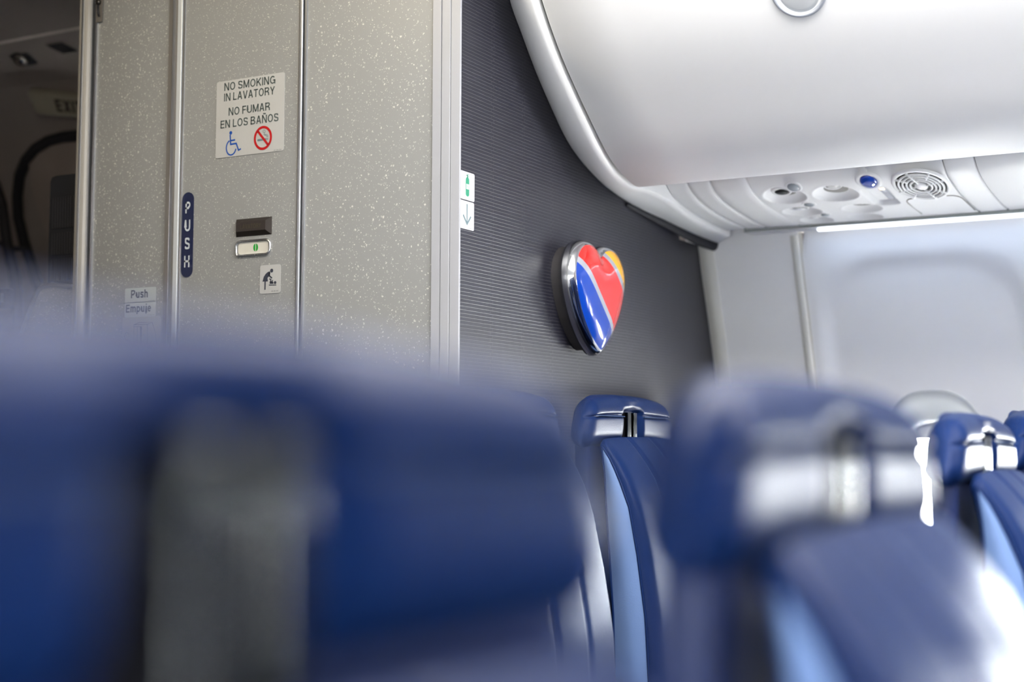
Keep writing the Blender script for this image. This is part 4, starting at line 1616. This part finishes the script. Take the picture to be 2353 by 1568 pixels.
def seat(x, y_, zb, label, lift=0.0, last=False, narrow=False):
    o_ = copy_tree(seat0) if not last else seat0
    o_.location = (x, y_, 0)
    o_.scale = (1, 1, zb / ZB)
    if narrow:                              # by the near sidewall, without an arm on that side
        o_.scale = (.88, 1, zb / ZB)
        for ch in list(o_.children):
            if ch.name.startswith('armrest'):
                bpy.data.objects.remove(ch)
    if lift:                                # headrest drawn out on its posts
        for ch in o_.children:
            if ch.name.split('.')[0] in ('headrest', 'headrest_post', 'slot_lining'):
                ch.location.z = lift
    tag(o_, label, 'seat', 'navy leather cabin seats')
    return o_


seat(0.250, 0.2325, 1.090, 'navy seat right in front of the camera, its huge blurred headrest fills the lower left', lift=.0205)
seat(0.729, 0.2325, 1.112, 'navy seat on the near side of the aisle, blurred headrest right of centre')
seat(-0.188, 0.2325, 1.106, 'navy window seat beside the camera, out of frame', narrow=True)
seat(1.90, 0.378, 1.118, 'navy seat across the aisle, sharp headrest in front of the bright window')
seat(2.38, 0.378, 1.130, 'navy seat at the right edge of the picture, only its shoulder shows')
seat(2.86, 0.378, 1.118, 'navy window seat on the far side, out of frame at the right')
seat(1.90, 1.092, 1.160, 'navy last row aisle seat, hidden behind the big blurred headrest')
seat(2.86, 1.092, 1.155, 'navy last row window seat, behind the blurred aisle headrest')
for k in range(1, 5):
    for x in (1.90, 2.38, 2.86):
        seat(x, 0.378 - .74 * k, 1.118, 'navy cabin seat in one of the rows out of the picture')['group'] = 'seats outside the picture'
for k in range(1, 5):
    for x in (0.25, 0.729, -0.188):
        seat(x, 0.2325 - .76 * k, 1.110, 'navy cabin seat in one of the rows out of the picture', narrow=x < 0)['group'] = 'seats outside the picture'

seat(2.38, 1.092, 1.162, 'navy last row seat in focus below the heart emblem', last=True)

# ------------------------------------------------------------------ galley doorway area at the far left
XD = 2.95
DP = [(-1.15, 2.97), (-.6, 3.10), (-.1, 3.13), (.20, 3.12), (.47, 3.056), (.66, 2.965), (.80, 2.90), (.92, 2.84), (1.0, 2.79)]
DPC = catmull(DP, 5)
dx_ = lambda z: interp(DPC, z - EZ)
bm = bmesh.new()
zz = [0.0 + (EZ + 1.0) * k / 50 for k in range(51)]
loft(bm, [[(dx_(z), y_, z) for y_ in (2.185, 2.6, 3.0, 3.5, 4.1)] for z in zz])
tag(mesh_obj('wall_doorway', bm, GALLEY, recalc=True), kind='structure')
# cove panel over the door, ceiling of the entry
cove = [(2.79, 1.0), (2.77, 1.02), (2.70, 1.052), (2.60, 1.066)]
bm = bmesh.new()
loft(bm, [[(x, y_, EZ + z) for y_ in (1.9, 4.1)] for x, z in cove])
bm2 = bm
tag(mesh_obj('trim_2', bm, GALLEY), kind='structure')
slab('ceiling_entry', (-0.50, 2.60, 1.9, 4.1, EZ + 1.062, EZ + 1.085), GALLEY)
bm = bmesh.new(); add_tube(bm, [(2.60, 1.92, EZ + 1.062), (2.60, 4.08, EZ + 1.062)], .005, 8)
tag(mesh_obj('trim_3', bm, mat('cove_bead', (0.75, 0.68, 0.64), 0.35)), kind='structure')


def cove_hit(px, py):
    d = ray(px, py)
    for a, b in zip(cove, cove[1:]):
        za, zb = d.z * a[0] / d.x - a[1], d.z * b[0] / d.x - b[1]
        if za * zb <= 0:
            f = za / (za - zb)
            x, z = a[0] + (b[0] - a[0]) * f, a[1] + (b[1] - a[1]) * f
            t_ = Vector((a[0] - b[0], 0, a[1] - b[1])).normalized()
            return Vector((x, d.y * x / d.x, EZ + z)), t_
    x = 2.70
    return Vector((x, d.y * x / d.x, EZ + 1.052)), Vector((.92, 0, -.38)).normalized()


def cove_thing(name, px, py, label, cat):
    p, t_ = cove_hit(px, py)
    yv = Vector((0, 1, 0))
    n = t_.cross(yv)
    if n.z > 0: n = -n
    X = yv.cross(n)
    m = Matrix((yv, n.cross(yv), n)).transposed().to_4x4(); m.translation = p + n * .001
    return tag(empty(name, mat4=m), label, cat)


t = cove_thing('entry_lamp', 52, 131, 'square black plate with a small round chrome lamp over the entry door', 'lamp')
print_obj('lamp_plate', BLACK, t, lambda b: ngon(b, rrect(0, 0, .066, .060, .006), .004))
bm = bmesh.new(); add_lathe(bm, [(.022, .003), (.021, .012), (.016, .020), (.008, .024), (.0005, .025)], 28)
mesh_obj('lamp_bulb', bm, mat('dark_chrome', (0.35, 0.33, 0.30), 0.12, 1.0), t)
bm = bmesh.new(); add_lathe(bm, [(.025, .003), (.027, .006), (.024, .009), (.022, .006)], 28, cap=False)
mesh_obj('lamp_collar', bm, BLACK, t)
t = cove_thing('ceiling_plate', 145, 108, 'plain square black plate on the cove, next to the lavatory post', 'plate')
print_obj('plate', BLACK, t, lambda b: ngon(b, rrect(0, 0, .056, .060, .003), .004))
print_obj('plate_frame', mat('plate_edge', (0.2, 0.17, 0.15), 0.5), t, lambda b: ngon(b, rrect(0, 0, .066, .070, .004), .002))

# EXIT sign over the door
def dhit(px, py):
    d = ray(px, py)
    prev = None
    for z, x in DPC:
        v = d.z * x / d.x - z
        if prev and prev[0] * v <= 0:
            f = prev[0] / (prev[0] - v)
            xx, z_ = prev[1] + (x - prev[1]) * f, prev[2] + (z - prev[2]) * f
            return Vector((xx, d.y * xx / d.x, EZ + z_))
        prev = (v, x, z)
    return at(px, py, 'x', 2.9)


pa, pb = dhit(95, 235), dhit(178, 240)
pm = dhit(150, 240)
tl, bl = dhit(150, 214), dhit(150, 270)
upv = (tl - bl).normalized()
m = Matrix((Vector((0, -1, 0)), upv, Vector((0, -1, 0)).cross(upv))).transposed().to_4x4()
exw = 2 * (pa.y - pm.y) + .10
m.translation = Vector((pm.x - .02, pa.y - .110, pm.z - .006))
t = tag(empty('exit_sign', mat4=m), 'dark beige EXIT sign housing above the entry door, cut off by the lavatory post', 'sign')
eh = (tl - bl).length
bm = soft_box(.220, eh, .035, .015, 20, 14, 8, lambda p: Vector((p.x * (1 + .10 * p.y / eh), p.y, p.z)))
mesh_obj('sign_housing', bm, EXITB, t)
text_obj('lettering', 'EXIT', eh * .50, .020, -eh * .22, EXITR, t, .0185, weight=.2, width=.086)

# entry door: dark seal round a liner panel, hinge arm, handle box
ed = tag(empty('door_2', (3.0, 3.1, EZ + .4)), 'entry door with a black seal', kind='structure')
eo = Vector(ed.location)
seal_px = [(182, 313), (150, 316), (118, 325), (88, 343), (65, 370), (50, 405), (45, 450), (47, 500), (60, 555), (76, 605), (92, 655), (104, 690)]
pts = [dhit(*q) for q in seal_px]
yl = max(p.y for p in pts)
P3 = [Vector((dx_(p.z) - .008, p.y, p.z)) for p in pts]
zlow = P3[-1].z
for k in range(1, 12):
    z = zlow * (1 - k / 12.0) + .06
    P3.append(Vector((dx_(z) - .008, P3[len(pts) - 1].y, z)))
# straight run beyond the lavatory post
P3 = [Vector((P3[0].x - .002, 2.50, P3[0].z + .004))] + P3
bm = bmesh.new(); add_tube(bm, [p - eo for p in P3], .017, 8)
mesh_obj('door_seal', bm, BLACK, ed)
bm = bmesh.new()
rows = []
for k in range(41):
    z = .06 + (P3[0].z - .02 - .06) * k / 40
    rows.append([Vector((dx_(z) - .012, y_, z)) - eo for y_ in (2.5, 2.9, min(yl - .02, 3.22 if z < P3[0].z - .12 else 3.22 - .35 * (z - P3[0].z + .12)))])
loft(bm, rows)
mesh_obj('door_liner', bm, mat('door_liner_grey', (0.34, 0.28, 0.25), 0.6), ed)
# dark hinge arm left of the seal
A = [at(px, py, 'x', 2.86) for px, py in ((-12, 420), (4, 470), (16, 560), (32, 625), (40, 700), (42, 760))]
bm = bmesh.new(); add_tube(bm, A, .016, 8)
tag(mesh_obj('hinge_arm', bm, BLACK), 'black door hinge arm at the far left edge', 'hinge arm')
bm = bmesh.new()
A2 = [at(px, py, 'x', 2.88) for px, py in ((0, 560), (28, 572), (58, 572))]
add_tube(bm, A2, .008, 8)
tag(mesh_obj('door_latch', bm, BLACK), 'short black latch bar crossing the door frame at the left edge', 'latch')
p = at(8, 690, 'x', 2.80)
m = Matrix((Vector((0, -1, 0)), Vector((0, 0, 1)), Vector((-1, 0, 0)))).transposed().to_4x4(); m.translation = p
t = tag(empty('door_gauge', mat4=m), 'small dark box with a pale vertical mark, low at the left edge', 'box')
mesh_obj('gauge_case', soft_box(.060, .058, .02, .006, 10, 10, 6), NAVY, t)
print_obj('gauge_mark', INKW, t, lambda b: ngon(b, rrect(.004, .002, .008, .026, .002), .0108, .009))

# attendant seat folded against the lavatory's aft face
js = tag(empty('attendant_seat', (2.10, 2.25, .3)), 'folded attendant seat with silver side panel and black headrest behind the lavatory', 'jump seat')
jo = Vector(js.location)
XJ = 2.075
jp = [(181, 661), (160, 658), (120, 655), (100, 658), (90, 668), (83, 682), (70, 715), (55, 755), (40, 800), (20, 855)]
top = [at(px, py, 'x', XJ) for px, py in jp]
outl = [Vector((XJ, 2.150, top[0].z))] + top[1:] + [Vector((XJ, top[-1].y + .02, .35)), Vector((XJ, 2.150, .35))]
bm = bmesh.new()
f0 = [bm.verts.new(p - jo) for p in outl]
f1 = [bm.verts.new(p - jo + Vector((.42, 0, 0))) for p in outl]
n = len(outl)
bm.faces.new(f0); bm.faces.new(list(reversed(f1)))
for i in range(n): bm.faces.new([f0[i], f1[i], f1[(i + 1) % n], f0[(i + 1) % n]])
mesh_obj('side_panel', bm, SPARK, js, smooth=False, recalc=True)
bm = bmesh.new(); add_tube(bm, [p - jo + Vector((-.001, 0, 0)) for p in outl[:-1]], .0045, 8)
mesh_obj('panel_edge', bm, ALU, js)
hd = [at(px, py, 'x', 2.11) for px, py in ((182, 398), (130, 404), (120, 408), (116, 418), (112, 540), (108, 680))]
bm = bmesh.new()
outl = [Vector((2.11, 2.152, hd[0].z))] + hd[1:] + [Vector((2.11, 2.152, hd[-1].z))]
f0 = [bm.verts.new(p - jo) for p in outl]; f1 = [bm.verts.new(p - jo + Vector((.34, 0, 0))) for p in outl]
n = len(outl)
bm.faces.new(f0); bm.faces.new(list(reversed(f1)))
for i in range(n): bm.faces.new([f0[i], f1[i], f1[(i + 1) % n], f0[(i + 1) % n]])
mesh_obj('headrest', bm, FABRIC, js, smooth=False, recalc=True)
bm = bmesh.new()
y0_, y1_ = 2.165, hd[3].y - .012
for k in range(14):
    y_ = y0_ + (y1_ - y0_) * k / 13
    for za, zb in ((hd[3].z - .21, hd[3].z - .165), (hd[3].z - .155, hd[3].z - .110), (hd[3].z - .10, hd[3].z - .035)):
        add_box(bm, 2.107 - jo.x, 2.111 - jo.x, y_ - .0014 - jo.y, y_ + .0014 - jo.y, za - jo.z, zb - jo.z)
rb = mesh_obj('mesh_ribs', bm, mat('charcoal_rib', (0.03, 0.03, 0.036), 0.6), js, smooth=False)
rb['kind'] = 'stuff'
bpy.context.view_layer.update()
